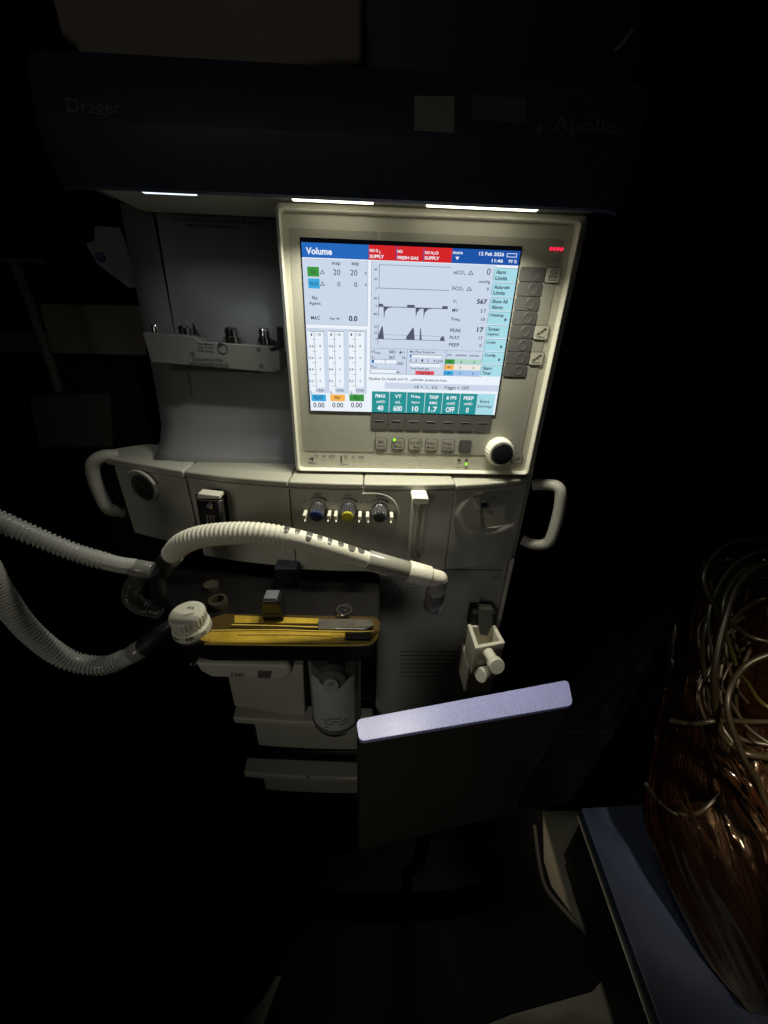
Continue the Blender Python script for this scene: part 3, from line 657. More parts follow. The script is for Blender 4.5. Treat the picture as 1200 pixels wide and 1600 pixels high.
G = lathe_o('pressure_gauge', (gcp.x + .004, gcp.y + .006, gcp.z), gax, [(-.01, .0245), (.003, .0245), (.0045, .0235), (.0045, .0205), (.0015, .0200), (.0015, .001)], BEIGE, M, 48)
lathe_o('gauge_dial', (gcp.x + .0038, gcp.y + .0042, gcp.z), gax, [(0, .0202), (.0012, .0202), (.0012, .001)], mat('dial_dark', (.07, .07, .065), .25, coat=.5, var=.5, vscale=120), G, 40)
bm = bmesh.new()
ax = gax; uu = Vector((0, 0, 1)).cross(ax).normalized(); cc = Vector((gcp.x + .0038, gcp.y + .0042, gcp.z)) + ax * .0014
for k in range(28):
    a = math.radians(-130 + k * 260 / 27); d = uu * math.sin(a) + Vector((0, 0, 1)) * math.cos(a); n = ax.cross(d) * .0003
    bm.faces.new([bm.verts.new(p) for p in (cc + d * .0165 - n, cc + d * .0165 + n, cc + d * .019 + n, cc + d * .019 - n)])
d = uu * -.6 + Vector((0, 0, .8)); n = ax.cross(d) * .0006; bm.faces.new([bm.verts.new(p) for p in (cc - d * .004 - n, cc - d * .004 + n, cc + d * .015)])
build('dial_marks', bm, mat('dial_print', (.4, .4, .36), .5), G, 0, smooth=False)
bm = bmesh.new(); tube(bm, [gcp + Vector((.004, .004, 0)) + ax * .004 + (uu * math.sin(a) + Vector((0, 0, 1)) * math.cos(a)) * .0262 for a in [math.radians(x) for x in range(-50, 75, 8)]], .0022, 10)
build('gauge_brow', bm, BEIGE, G)
# handles
def handle(pts, r, name='grab_handle'):
    bm = bmesh.new(); P, _ = resample(catmull(pts, 12), .004); tube(bm, P, r, 18)
    return build(name, bm, BEIGE, M)
handle([AY(832, 758, .02), AY(852, 757, .012), AY(870, 760, .002), AY(876, 772, -.002), AY(873, 800, -.002), AY(862, 838, -.002), AY(852, 850, .002), AY(832, 850, .012), AY(815, 843, .02)], .0085)
handle([AY(185, 712, .06), AY(162, 713, .05), AY(146, 724, .045), AY(147, 745, .045), AY(158, 775, .045), AY(170, 795, .045), AY(192, 800, .06)], .0095)
# body side behind the right handle
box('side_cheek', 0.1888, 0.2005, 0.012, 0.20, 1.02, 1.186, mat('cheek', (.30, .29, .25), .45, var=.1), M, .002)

# --- flow knobs
def flow_knob(px, py, cm, ridge_m, lab):
    p = AY(px, py - 10, -0.042); c = Vector((p.x, -0.040, p.z)); axk = Vector((0, -1, -0.10)).normalized()
    k = lathe_o('flow_knob', c, axk, [(-.004, .0112), (0, .0112), (.002, .0098), (.017, .0090), (.018, .0084), (.018, .001)], ridge_m, M, 64, ridge=.0006, rng=(2, 3))
    lathe_o('knob_cap', c + axk * .0175, axk, [(0, .0082), (.0016, .0080), (.0024, .0068), (.0024, .001)], cm, k, 36)
    for s in (-1, 1):
        bm = bmesh.new(); x = c.x + s * .0165
        bx(bm, x - .0024, x + .0024, -.057, -.040, c.z - .008, c.z - .0015)
        bx(bm, x - .0013 - s * .001, x + .0013 - s * .001, -.061, -.040, c.z - .0105, c.z - .0078)
        build('knob_guard', bm, mat('guard_white', (.62, .60, .50), .4), k, .0012, 3)
    bm = bmesh.new()
    P = [c + Vector((.0165 * math.sin(a), .0, .0165 * math.cos(a) + .001)) for a in [math.radians(x) for x in range(-48, 49, 6)]]
    for i, (a, b) in enumerate(zip(P, P[1:])):
        w0 = .0002 + .0011 * i / 16; w1 = .0002 + .0011 * (i + 1) / 16
        da, db = (a - c).normalized(), (b - c).normalized(); y = Vector((0, -.0012, 0)) + Vector((0, yfront(c.x) + .0405, 0))
        bm.faces.new([bm.verts.new(v) for v in (a - da * w0 + y, a + da * w0 + y, b + db * w1 + y, b - db * w1 + y)])
    yy = yfront(c.x) - .0008
    text_into(bm, lab, lambda u, v: Vector((u, yy, v)), 0, .01, c.x - .005, c.z + .0235, c.x + .005, c.z + .0205)
    text_into(bm, '+', lambda u, v: Vector((u, yy, v)), 0, .01, c.x - .019, c.z + .013, c.x - .016, c.z + .010)
    text_into(bm, '-', lambda u, v: Vector((u, yy, v)), 0, .01, c.x + .016, c.z + .012, c.x + .019, c.z + .0112)
    build('printed_legend', bm, PRINT, k, 0, smooth=False)
    return k
RB = mat('knob_dark_rib', (.035, .035, .038), .38)
flow_knob(496.5, 806, mat('knob_blue', (.03, .055, .17), .35), RB, 'N2O')['label'] = 'knob with blue cap'
flow_knob(544, 807, mat('knob_yellow', (.62, .55, .05), .4), RB, 'Air')['label'] = 'knob with yellow cap'
flow_knob(593, 808, mat('knob_green', (.03, .04, .035), .35), mat('knob_chrome_rib', (.16, .16, .165), .25, metal=.7), 'O2')['label'] = 'chrome ribbed knob'
# raised arc round the third knob
bm = bmesh.new()
P = [AY(566, 771, -.041), AY(590, 771, -.041), AY(607, 776, -.041), AY(618, 787, -.041), AY(622, 800, -.0405), AY(622, 814, -.0405)]
P, _ = resample(catmull(P, 8), .002); tube(bm, P, .0013, 8); build('panel_ridge', bm, BEIGE, C2)
# flow tube
ft = AY(655, 778, -.052); fb = AY(648, 877, -.052)
FT = bmesh.new(); lathe(FT, (ft.x - .0005, -.052, fb.z), (0, 0, 1), [(0, .004), (.002, .0085), (.01, .0098), (ft.z - fb.z - .002, .0098), (ft.z - fb.z, .0092)], 36)
FTO = build('flow_tube', FT, CLEAR, M)
lathe_o('float_rod', (ft.x - .0005, -.052, fb.z + .001), (0, 0, 1), [(0, .0028), (ft.z - fb.z - .004, .0022)], mat('inner_tube', (.55, .54, .48), .15, coat=.5), FTO, 16)
lathe_o('tube_seal', (ft.x - .0005, -.052, fb.z + .012), (0, 0, 1), [(0, .0090), (.0016, .0090)], PRINT, FTO, 24)
rbox('tube_cap', ft.x, ft.z + .0015, .0215, .0095, .003, -.066, -.036, mat('cap_white', (.78, .76, .66), .35), FTO, .0015)
# right-hand recess with auxiliary port
def face3(px, py, d=0.0):
    p = AY(px, py, -.015)
    for _ in range(5): p = AY(px, py, yfront(p.x) - d)
    return p
bm = bmesh.new()
P = [face3(*a, -.001) for a in ((745, 780), (731, 783), (720, 792), (714, 807), (720, 824), (738, 834), (762, 834), (782, 829), (797, 822))]
P, _ = resample(catmull([p_ + Vector((0, .0178, 0)) for p_ in P], 8), .002); tube(bm, P, .0192, 56)
build('recess_rim', bm, BEIGE, C3)
bm = bmesh.new(); pts = [face3(*a, .0012) for a in ((752, 771), (738, 775), (727, 786), (722, 805), (731, 820), (750, 826), (775, 824), (800, 819), (806, 765))]
bm.faces.new([bm.verts.new(p) for p in pts]); rf = build('recess_face', bm, mat('recess_beige', (.36, .345, .285), .45, var=.1, vscale=20), C3, 0, smooth=False)
p = face3(757, 788, .001); lathe_o('auxiliary_port', p, (-.1, -1, 0), [(0, .0058), (.003, .0055), (.003, .0035), (.001, .003), (.001, .0005)], BLACKM, C3, 28)
bm = bmesh.new()
for s, x0, y0, x1, y1 in (('-|', 747, 773, 752, 780), ('off', 760, 773, 765, 776), ('max', 766, 776, 774, 780), ('Flow Power', 744, 796, 770, 799)):
    a = face3(x0, y0, .002); b = face3(x1, y1, .002); text_into(bm, s, lambda u, v: Vector((u, min(a.y, b.y) - .0004, v)), 0, .01, a.x, a.z, b.x, b.z)
build('printed_legend', bm, PRINTG, C3, 0, smooth=False)
# lock lever on left control panel
LV = bmesh.new()
prism(LV, [face3(*a, -.0015) for a in ((306, 772), (318, 764), (342, 763), (354, 770), (358, 800), (362, 826), (315, 824))], Vector((0, -.003, 0)))
lv = build('lever_recess', LV, BLACKM, C1, .002)
L2 = empty('flush_lever'); bpy.data.objects.remove(L2)
p0 = face3(307, 778, .020); 
lev = ppoly('flush_lever', [(307, 780), (343, 781), (345, 824), (316, 822), (309, 800)], -.046, .012, BLACKG, M, .002)
ppoly('lever_top', [(309, 771), (343, 775), (344, 780), (307, 779)], -.047, .016, IVORY, lev, .001)
ppoly('lever_edge', [(340, 782), (346, 782), (351, 824), (344, 824)], -.048, .008, CHROME, lev, .0008)
p = AY(327, 792, -.050); lathe_o('lever_pin', p + Vector((0, .006, 0)), (0, -1, .2), [(0, .0055), (.006, .005), (.0075, .003), (.0075, .0005)], CHROME, lev, 24)
for k in range(3): ppoly('lever_rib', [(322 + k * 5, 806), (325 + k * 5, 806), (326 + k * 5, 824), (323 + k * 5, 824)], -.0475, .003, STEEL, lev, .0004)

# --- lower body (right grey panel) and dark side
LP = box('lower_panel', -0.026, 0.187, 0.0, 0.03, 0.42, 1.0355, GREYL, M, .003)
box('panel_seam', 0.004, 0.178, -.0007, .002, 1.0345 - .022, 1.0345 - .0205, PRINTG, LP, 0)
box('right_trim', 0.1875, 0.1945, -0.003, .12, 0.42, 1.0355, BEIGE, M, .002)
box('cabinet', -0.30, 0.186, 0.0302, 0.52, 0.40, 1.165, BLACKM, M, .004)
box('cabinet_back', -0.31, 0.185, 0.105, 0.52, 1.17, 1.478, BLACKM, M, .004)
for k in range(7):
    z = AY(680, 1018 + k * 6.4, 0).z; box('vent_slot', 0.016 + .001 * k, 0.125, -.0006, .002, z - .0006, z + .0006, BLACKM, LP, 0)
# warning label
a, b = AY(602, 910, -.0005), AY(664, 936, -.0005)
bm = bmesh.new(); bx(bm, a.x, b.x, -.0008, .0006, b.z, a.z)
wl = build('warning_label', bm, mat('label_silver', (.44, .45, .47), .4), LP, 0)
bm = bmesh.new(); am = a.lerp(b, 0.0)
def ln(p, q_, w_=.0004, Y=-.0012):
    u = Vector((p[0], Y, p[1])); v = Vector((q_[0], Y, q_[1])); n = Vector((v.z - u.z, 0, -(v.x - u.x))).normalized() * w_
    bm.faces.new([bm.verts.new(x) for x in (u - n, u + n, v + n, v - n)])
x0_, z1_ = a.x, a.z; hgt = a.z - b.z; tw_ = hgt * 1.0
tri = [(x0_ + .0015 + .0005, b.z + .003), (x0_ + .0015 + tw_ * .45, a.z - .002), (x0_ + .0015 + tw_ * .9, b.z + .003)]
for i in range(3): ln(tri[i], tri[(i + 1) % 3], .0005, -.0012 - i * .00005)
ctr = (tri[1][0], b.z + .0065)
for k in range(6):
    an = k * 1.05; ln(ctr, (ctr[0] + .0028 * math.cos(an), ctr[1] + .0026 * math.sin(an)), .0004, -.0014 - k * .00005)
sx = x0_ + .0015 + tw_ + .0005; ln((sx, a.z - .0005), (sx, b.z + .0005), .00025)
for k, s in enumerate(('Risk of injury from', 'moving parts. Observe', 'the instructions for', 'use before opening.')):
    zz = a.z - .003 - k * hgt * .21
    text_into(bm, s, lambda u, v: Vector((u, -.0012, v)), 0, .01, sx + .0015, zz, sx + .024, zz - .0024)
build('label_print', bm, PRINT, wl, 0, smooth=False)
bm = bmesh.new(); rt(bm, 'DISS', 770, 901, 781, 904.5, -.0012); build('printed_legend', bm, PRINTG, LP, 0, smooth=False)

# --- breathing system block
BT = 1.02
BB = zpoly('breathing_block', [(245, 905), (300, 880), (440, 890), (594, 912), (594, 970), (588, 1000), (560, 1008), (330, 1007), (290, 1000), (262, 975)], BT - .004, .03, mat('block_black', (.007, .006, .006), .4, spec=.25, bump=.2, bscale=300, var=.3), M, .004, 3)
# amber transparent rail tray along the front
TR = zpoly('tray_cover', [(300, 975), (352, 958), (584, 963), (591, 966), (594, 972), (593, 986), (589, 996), (580, 1003), (566, 1006), (330, 1006), (312, 1003), (303, 994)], BT + .001, .0045, AMBER_D, M, .0015, 3)
zpoly('amber_channel', [(312, 999), (330, 985), (362, 983), (540, 987), (538, 1000), (578, 1001), (590, 990), (592, 996), (582, 1006), (330, 1005)], BT + .0032, .002, AMBER, TR, .0006)
zpoly('amber_channel', [(366, 961), (524, 967), (512, 974), (366, 973)], BT + .003, .0018, AMBER, TR, .0006)
zpoly('amber_channel', [(380, 977), (520, 980), (526, 983), (380, 981)], BT + .0028, .0016, AMBER_D, TR, .0006)
bm = bmesh.new()
for pts, r in (([(362, 976), (440, 978), (508, 980), (521, 974), (525, 968)], .0008), ([(330, 985), (430, 984), (500, 986), (560, 987), (584, 986)], .0007), ([(320, 1006), (450, 1008), (560, 1008), (582, 1004), (591, 992)], .0011), ([(372, 991), (450, 991), (512, 993), (520, 996)], .0006)):
    P, _ = resample(catmull([AZ(x, y, BT + .0045) for x, y in pts], 8), .003); tube(bm, P, r, 8)
build('tray_edge', bm, mat('amber_edge', (.75, .55, .12), .12, coat=.8), TR)
zpoly('metal_plate', [(497, 966), (582, 967), (584, 976), (572, 983), (497, 982)], BT + .008, .004, mat('smoky_plate', (.12, .11, .09), .14, coat=.8, var=.4, vscale=60), TR, .0012)
zpoly('dark_window', [(542, 989), (580, 988), (576, 998), (540, 998)], BT + .0058, .0005, BLACKG, TR, .0002)
for px, py, r in ((341, 943, .013), (538, 959, .012)):
    c = AZ(px, py, BT)
    lathe_o('port_ring', c, (0, 0, 1), [(-.004, r), (.006, r), (.0075, r * .92), (.0075, r * .66), (.002, r * .6), (-.003, r * .6)], BROWN if px < 400 else CHROME, M, 36)
c = AZ(330, 915, BT); lathe_o('port_ring', c, (0, 0, 1), [(-.004, .011), (.003, .0105), (.0035, .004)], BROWN, M, 30)
# black clamp knob standing on the tray
cl = AZ(426, 974, BT)
CK = bmesh.new()
prism(CK, [Vector((cl.x + x, y, BT + z)) for x, z, y in ((-.0125, .003, cl.y), (-.0115, .022, cl.y), (-.0125, .034, cl.y), (-.0105, .0375, cl.y), (.0095, .038, cl.y), (.0125, .034, cl.y), (.0125, .022, cl.y), (.0145, .003, cl.y))], Vector((0, .022, 0)))
ck = build('clamp_knob', CK, BLACKG, M, .0025, 3)
box('clamp_face', cl.x - .0085, cl.x + .0085, cl.y + .003, cl.y + .020, BT + .0370, BT + .0388, mat('clamp_grey', (.15, .15, .17), .3, var=.2, vscale=90), ck, .001)
# black lug behind
p = AY(447, 900, -.055); box('latch_lug', p.x - .017, p.x + .017, -.056, -.030, p.z - .030, p.z + .014, mat('lug_black', (.008, .010, .014), .5, spec=.3), M, .003)
# APL valve
ca = AZ(302, 985, BT); ax_ = Vector((-.02, -.08, 1)).normalized()
AP = lathe_o('pressure_valve', ca + Vector((0, 0, -.004)), ax_, [(0, .0205), (.005, .0215), (.006, .0215)], STEEL, M, 48)
lathe_o('dial_ring', ca + ax_ * .002, ax_, [(0, .0225), (.002, .0232), (.010, .0222), (.0115, .0205), (.0115, .015)], IVORY, AP, 56)
lathe_o('dial_neck', ca + ax_ * .013, ax_, [(0, .0185), (.006, .0178)], IVORY, AP, 40)
lathe_o('valve_knob', ca + ax_ * .018, ax_, [(0, .0195), (.001, .0205), (.012, .0205), (.0135, .0195), (.0138, .0145), (.0134, .0142), (.0134, .001)], IVORY, AP, 104, ridge=.0005, rng=(1, 2))
bm = bmesh.new(); tc_ = ca + ax_ * .0322
def flat(s, ox, oy, w_, h_, rot):
    e1 = Vector((math.cos(rot), math.sin(rot), 0)); e2 = Vector((-math.sin(rot), math.cos(rot), 0))
    text_into(bm, s, lambda u, v: tc_ + e1 * (ox + u) + e2 * (oy + v) + Vector((0, 0, -(oy + v) * -.08 + .0003)), 0, .01, 0, h_, w_, 0)
flat('APL', -.004, .006, .010, .0035, -.2); flat('cmH2O', -.003, -.006, .012, .003, .3)
def ringtext(s, a0, w_, h_):
    V, Fs = text_geo(s, .015); xs_ = [v.x for v in V]; ys_ = [v.y for v in V]; X0, X1, Y0, Y1 = min(xs_), max(xs_), min(ys_), max(ys_)
    vv = []
    for v in V:
        a = a0 + (v.x - X0) / (X1 - X0) * w_; zz = .0035 + (v.y - Y0) / (Y1 - Y0) * h_
        vv.append(bm.verts.new(ca + Vector((math.cos(a) * .0236, math.sin(a) * .0236, 0)) + ax_ * (.002 + zz)))
    for f in Fs:
        try: bm.faces.new([vv[i] for i in f])
        except ValueError: pass
ringtext('10', -1.45, .32, .005); ringtext('20', -.72, .30, .005); ringtext('Man', -2.2, .4, .004)
build('dial_print', bm, PRINT, AP, 0, smooth=False)
bm = bmesh.new(); P, _ = resample(catmull([AY(223, 1013, -.158), AY(240, 1000, -.152), AY(262, 985, -.14), AY(285, 972, -.12)], 8), .003); tube(bm, P, .0118, 20); build('hose_socket', bm, BLACKM, M)
bm = bmesh.new(); P, _ = resample(catmull([AY(236, 893, -.15), AY(246, 905, -.145), AY(252, 930, -.13), AY(262, 950, -.11)], 8), .003); tube(bm, P, .0100, 20); build('hose_socket', bm, BLACKM, M)
# rim under the block, with rounded right end
zpoly('block_base', [(300, 1010), (330, 1014), (562, 1014), (586, 1008), (590, 995), (590, 930), (300, 930)], BT - .0345, .022, mat('base_black', (.035, .035, .035), .35, var=.2), M, .004, 3)
p = AY(306, 1030, -.155); lathe_o('drain_screw', p, (-.3, -.8, -.2), [(0, .003), (.004, .0045), (.008, .004), (.010, .002)], CHROME, M, 20)
# beige shell under it
ppoly('absorber_shell', [(303, 1036), (452, 1040), (458, 1052), (446, 1063), (330, 1060), (312, 1050)], -.135, .12, BEIGE, M, .006, 3)
bm = bmesh.new(); rt(bm, 'CLIC', 360, 1052, 382, 1057, -.1362); build('printed_legend', bm, PRINTG, M, 0, smooth=False)
ppoly('release_catch', [(403, 1049), (424, 1050), (421, 1061), (402, 1059)], -.1368, .004, PRINTG, M, .0008)
ppoly('upper_housing', [(352, 1040), (474, 1040), (477, 1122), (366, 1104)], -.02, .06, BEIGE, M, .003)
box('column_strip', -.034, -.0272, -.004, .03, .42, 1.0, BLACKM, M, .001)

# --- drawers, bowed fronts with a lip handle each
def drawer(x0, x1, zlip, zbot, y):
    bm = bmesh.new(); n = 10; th = .017
    def yy(x): return y + .014 * ((x - x1) / (x0 - x1)) ** 2
    xs_ = [x0 + (x1 - x0) * i / n for i in range(n + 1)]
    bk_ = y + .045
    prism(bm, [Vector((x, yy(x) - .028, zlip)) for x in xs_] + [Vector((x1, y + .004, zlip + .006)), Vector((x0, yy(x0) + .004, zlip + .006))], Vector((0, 0, -th)))
    f = build('drawer_handle', bm, BEIGE, None, .005, 4)
    bm = bmesh.new(); prism(bm, [Vector((x, yy(x) + .002, zlip - th - .0004)) for x in xs_[1:]] + [Vector((x1, y + .2, zlip - th - .0004)), Vector((xs_[1], y + .2, zlip - th - .0004))], Vector((0, 0, zbot - zlip + th)))
    d = build('drawer', bm, BEIGE, M, .003, 3); f.parent = d
    return d
drawer(AY(363, 1122, -.026).x, -.030, AY(363, 1122, -.026).z, AY(470, 1174, -.012).z, -.012)
drawer(AY(380, 1208, -.026).x, -.030, AY(380, 1208, -.026).z, AY(470, 1243, -.012).z, -.012)
p = AY(481, 1217, -.038); lathe_o('lock_dot', (p.x, -.034, p.z), (0, -1, 0), [(0, .003), (.002, .0028)], PRINT, M, 14)
# absorber canister
cc_ = AY(524, 1060, -.075)
CZ1, CZ0 = AY(524, 1048, -.11).z, AY(520, 1150, -.11).z
CAN = lathe_o('absorber_canister', (cc_.x, -.070, CZ0), (0, 0, 1), [(0, .030), (.003, .040), (.006, .0425), (CZ1 - CZ0, .0425)], glassm('canister_clear', (.22, .22, .20), .1, .6), M, 56)
lathe_o('canister_base', (cc_.x, -.070, CZ0 - .004), (0, 0, 1), [(0, .030), (.003, .041), (.010, .0435), (.011, .040)], mat('can_base', (.01, .012, .05), .3), CAN, 56)
lathe_o('soda_lime', (cc_.x, -.070, CZ0 + .008), (0, 0, 1), [(0, .036), (.035, .036), (.036, .002)], mat('lime', (.5, .49, .44), .8, bump=1, bscale=300, var=.3, vscale=200), CAN, 40)
def cyl_label(x0a, x1a, z0, z1, m, r, name, texts=()):
    bm = bmesh.new(); n = 16
    c = Vector((cc_.x, -.070, 0))
    f = lambda a, z, rr=r: c + Vector((math.sin(a) * rr, -math.cos(a) * rr, z))
    for i in range(n):
        a, b = x0a + (x1a - x0a) * i / n, x0a + (x1a - x0a) * (i + 1) / n
        bm.faces.new([bm.verts.new(f(a, z)) for a, z in ((a, z0), (b, z0), (b, z1), (a, z1))])
    for s, u0, u1, za, zb_ in texts:
        text_into(bm, s, lambda u, v: f(u, v, r + .0004), 1, .01, u0, za, u1, zb_)
    return build(name, bm, [m, PRINTG], CAN, 0)
cyl_label(-.95, .85, CZ0 + .018, CZ1 - .022, mat('can_label', (.50, .50, .49), .5, var=.1, vscale=60), .0432, 'canister_label',
          [('Soda lime', -.25, .25, CZ0 + .052, CZ0 + .047), ('CO2 absorber', -.5, .55, CZ0 + .044, CZ0 + .040), ('disposable', -.45, -.05, CZ0 + .036, CZ0 + .032), ('single use', .15, .55, CZ0 + .036, CZ0 + .032), ('REF', -.4, -.2, CZ0 + .027, CZ0 + .023)])
lathe_o('canister_hub', (cc_.x, -.105, CZ1 - .010), (0, -1, -.1), [(0, .021), (.012, .020), (.014, .017), (.014, .001)], mat('hub_grey', (.13, .13, .125), .4), CAN, 36)
bm = bmesh.new(); q0 = Vector((cc_.x - .001, -.123, CZ1 - .013)); prism(bm, [q0 + Vector((x, 0, z)) for x, z in rrect(0, -.006, .022, .030, .0105)], Vector((0, .01, 0)))
build('canister_tab', bm, mat('tab_white', (.40, .40, .37), .45), CAN, .001)
bm = bmesh.new(); prism(bm, [q0 + Vector((x, -.0015, z)) for x, z in rrect(0, 0, .010, .010, .0049)], Vector((0, .002, 0))); build('tab_button', bm, mat('tab_g', (.25, .25, .23), .4), CAN, .0006)

# --- base on castors, low and dark
BS = [(-.40, .05), (-.385, -.03), (-.34, -.065), (-.2, -.10), (.0, -.115), (.2, -.11), (.30, -.07), (.33, -.02), (.34, .1), (.34, .5), (-.38, .5)]
bm = bmesh.new(); prism(bm, [Vector((x, y, .15)) for x, y in [(p.x, p.y) for p in catmull([(x, y, 0) for x, y in BS], 5)]], Vector((0, 0, -.08)))
BSO = build('wheeled_base', bm, mat('base_dark', (.003, .003, .004), .6, spec=.12), M, .008, 3)
for x, y in ((-.31, -.02), (.27, -.02), (-.31, .42), (.27, .42)):
    w_ = lathe_o('castor', (x - .012, y, .036), (1, 0, 0), [(0, .030), (.003, .036), (.021, .036), (.024, .030), (.024, .002)], BLACKM, BSO, 32)
box('pedestal', -.30, .18, .03, .50, .149, .41, BLACKM, M, .01)
bm = bmesh.new(); P = [AY(*a, -.13) for a in ((285, 1335), (330, 1345), (370, 1368), (440, 1382), (520, 1390), (600, 1392), (700, 1388))]
bm.free()
under(M)

# ------------------------------------------------------------------ folded fabric / carton on top of the machine
bm = bmesh.new(); pts = [AY(x, y, -.02) for x, y in ((72, -30), (92, 55), (118, 72), (133, 121), (455, 121), (475, 108), (520, 100), (566, 100), (566, -30))]
prism(bm, pts, Vector((0, .25, 0)))
top = build('storage_carton', bm, mat('carton', (.38, .345, .30), .8, bump=.3, bscale=200, var=.15, vscale=4), None, .006, 3)
tag(top, 'dull grey brown carton lying on top of the dark blue hood', 'carton')
d = ppoly('equipment_case', [(568, -40), (1010, -40), (1004, 60), (990, 160), (940, 178), (640, 138), (566, 118)], .02, .2, mat('case_navy', (.02, .025, .035), .45), None, .006, 3)
tag(d, 'near black equipment case standing on the hood beside the grey brown carton', 'case')
hk = ppoly('reflective_strip', [(958, 78), (968, 68), (988, 42), (990, 48), (975, 70), (962, 82)], .017, .002, mat('strip_grey', (.25, .25, .26), .4), d, 0)

# ------------------------------------------------------------------ white gooseneck hose
GN = empty('breathing_hose', (-.17, -.14, 1.02)); tag(GN, 'ivory ribbed breathing hose arched over the black breathing block, ending in an elbow', 'breathing hose')
hp = [(268, 866, -.125), (290, 847, -.135), (330, 836, -.14), (400, 833, -.145), (460, 842, -.145), (520, 858, -.143), (577, 876, -.14)]
P, Ltot = resample(catmull([AY(*a) for a in hp], 16), .00075)
HR = .0126
def hrad(s, a):
    base = HR * (.90 + .10 * min(1, s / .02)) * (1 - .22 * max(0, (s / Ltot - .35)) / .65)
    k = s % .0052 / .0052; amp = .00055 if s < Ltot * .62 else .0
    return base + amp * math.sin(k * 2 * math.pi)
bm = bmesh.new(); tube(bm, P, hrad, 28); build('ribbed_tube', bm, mat('hose_ivory', (.74, .71, .60), .45, bump=.3, bscale=300, var=.08, vscale=40), GN)
# dark patches painting shade notches along the top of the smooth stretch
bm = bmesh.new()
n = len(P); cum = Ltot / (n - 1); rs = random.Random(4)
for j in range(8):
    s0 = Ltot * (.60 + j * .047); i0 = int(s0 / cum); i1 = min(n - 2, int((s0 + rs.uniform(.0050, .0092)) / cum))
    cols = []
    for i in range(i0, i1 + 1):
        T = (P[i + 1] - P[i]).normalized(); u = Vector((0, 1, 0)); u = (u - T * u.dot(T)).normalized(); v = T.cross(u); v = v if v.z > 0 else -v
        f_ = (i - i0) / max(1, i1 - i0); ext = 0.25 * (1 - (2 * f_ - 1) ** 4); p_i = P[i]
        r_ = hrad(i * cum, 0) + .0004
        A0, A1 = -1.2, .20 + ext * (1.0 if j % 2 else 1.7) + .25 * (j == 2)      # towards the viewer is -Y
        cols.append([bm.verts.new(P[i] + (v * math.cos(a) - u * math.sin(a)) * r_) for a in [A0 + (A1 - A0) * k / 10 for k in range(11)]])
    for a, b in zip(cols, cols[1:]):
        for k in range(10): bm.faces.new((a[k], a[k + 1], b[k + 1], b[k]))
build('hose_shade', bm, mat('hose_shade_dark', (.10, .095, .08), .3), GN)
def seg(name, a, b, r0, r1, m, nn=28, rnd=0, parent=GN):
    a, b = Vector(a), Vector(b); L_ = (b - a).length; pr = [(0, r0 * .94), (.0012, r0), (L_ - .0012, r1), (L_, r1 * .93)]
    if rnd: pr = [(0, r0 * .94), (.001, r0)] + [(L_ - r1 * (1 - math.sin(t_)), r1 * math.cos(t_) + 1e-5) for t_ in [math.radians(x) for x in range(0, 90, 15)]]
    return lathe_o(name, a, b - a, pr, m, parent, nn)
SILV = mat('satin_grey', (.34, .33, .28), .25, coat=.4, var=.15, vscale=60)
seg('metal_sleeve', AY(574, 875, -.14), AY(640, 893, -.138), .0122, .0120, SILV)
seg('collar', AY(637, 892, -.138), AY(671, 901, -.137), .0132, .0128, mat('hose_ivory', 0))
seg('elbow', AY(668, 901, -.137), AY(698, 907, -.135), .0112, .0105, mat('hose_ivory', 0), rnd=1)
seg('elbow', AY(687, 903, -.136), AY(680, 927, -.136), .0108, .0112, SILV)
seg('elbow_end', AY(681, 925, -.136), AY(675, 951, -.136), .0122, .0114, mat('dark_satin', (.15, .145, .13), .3, coat=.3))
seg('hose_cuff', AY(250, 893, -.10), AY(272, 866, -.125), .0125, .0120, mat('cuff_grey', (.13, .125, .11), .3, coat=.3))
under(GN)

# ------------------------------------------------------------------ clear corrugated circuit hoses
def clear_hose(pts, r0, label, cuffs, extra=None):
    R = empty('circuit_hose', AY(*pts[-1])); tag(R, label, 'hose', 'clear corrugated circuit hoses')
    P, L_ = resample(catmull([AY(*a) for a in pts], 14), .0008)
    def rr(s, a):
        k = (s % .0046) / .0046; return r0 * (1 + .22 * max(0, 1 - s / (.45 * L_))) + .0009 * (1 if .25 < k < .75 else -1) * (0 if s > L_ - .03 else 1)
    bm = bmesh.new(); tube(bm, P, rr, 24, cap=False); build('corrugated_tube', bm, HOSEC, R)
    bm = bmesh.new(); tube(bm, P, r0 * .80, 14, cap=False); build('tube_wall', bm, glassm('hose_inner', (.5, .5, .46), .2, .40), R)
    for (a, b, r1, r2) in cuffs: seg('connector', AY(*a), AY(*b), r1, r2, glassm('cuff_clear', (.30, .30, .27), .15, .45), parent=R)
    if extra: extra(R)
    under(R); return R
def ex1(R):
    bm = bmesh.new(); P, L_ = resample(catmull([AY(228, 888, -.15), AY(217, 903, -.15), AY(206, 922, -.15), AY(207, 937, -.148), AY(222, 948, -.14), AY(250, 955, -.13)], 10), .0008)
    tube(bm, P, lambda s, a: .0092 + .0008 * math.sin(s / .0042 * 6.283), 22, cap=False); build('elbow_tube', bm, glassm('hose_inner2', (.14, .14, .125), .2, .75), R)
clear_hose([(-70, 785, -.17), (0, 815, -.165), (60, 840, -.16), (120, 864, -.155), (180, 881, -.152), (212, 886, -.15)], .0090, 'clear corrugated hose running down from the left edge to the upper elbow',
           [((205, 886, -.15), (238, 892, -.15), .0098, .0098)], ex1)
clear_hose([(-80, 830, -.20), (-30, 880, -.19), (5, 935, -.18), (50, 990, -.175), (105, 1030, -.17), (160, 1040, -.165), (200, 1026, -.16), (226, 1012, -.155)], .0108, 'clear corrugated hose sagging in a deep bow at the lower left',
           [((206, 1023, -.162), (226, 1011, -.157), .0120, .0118)])

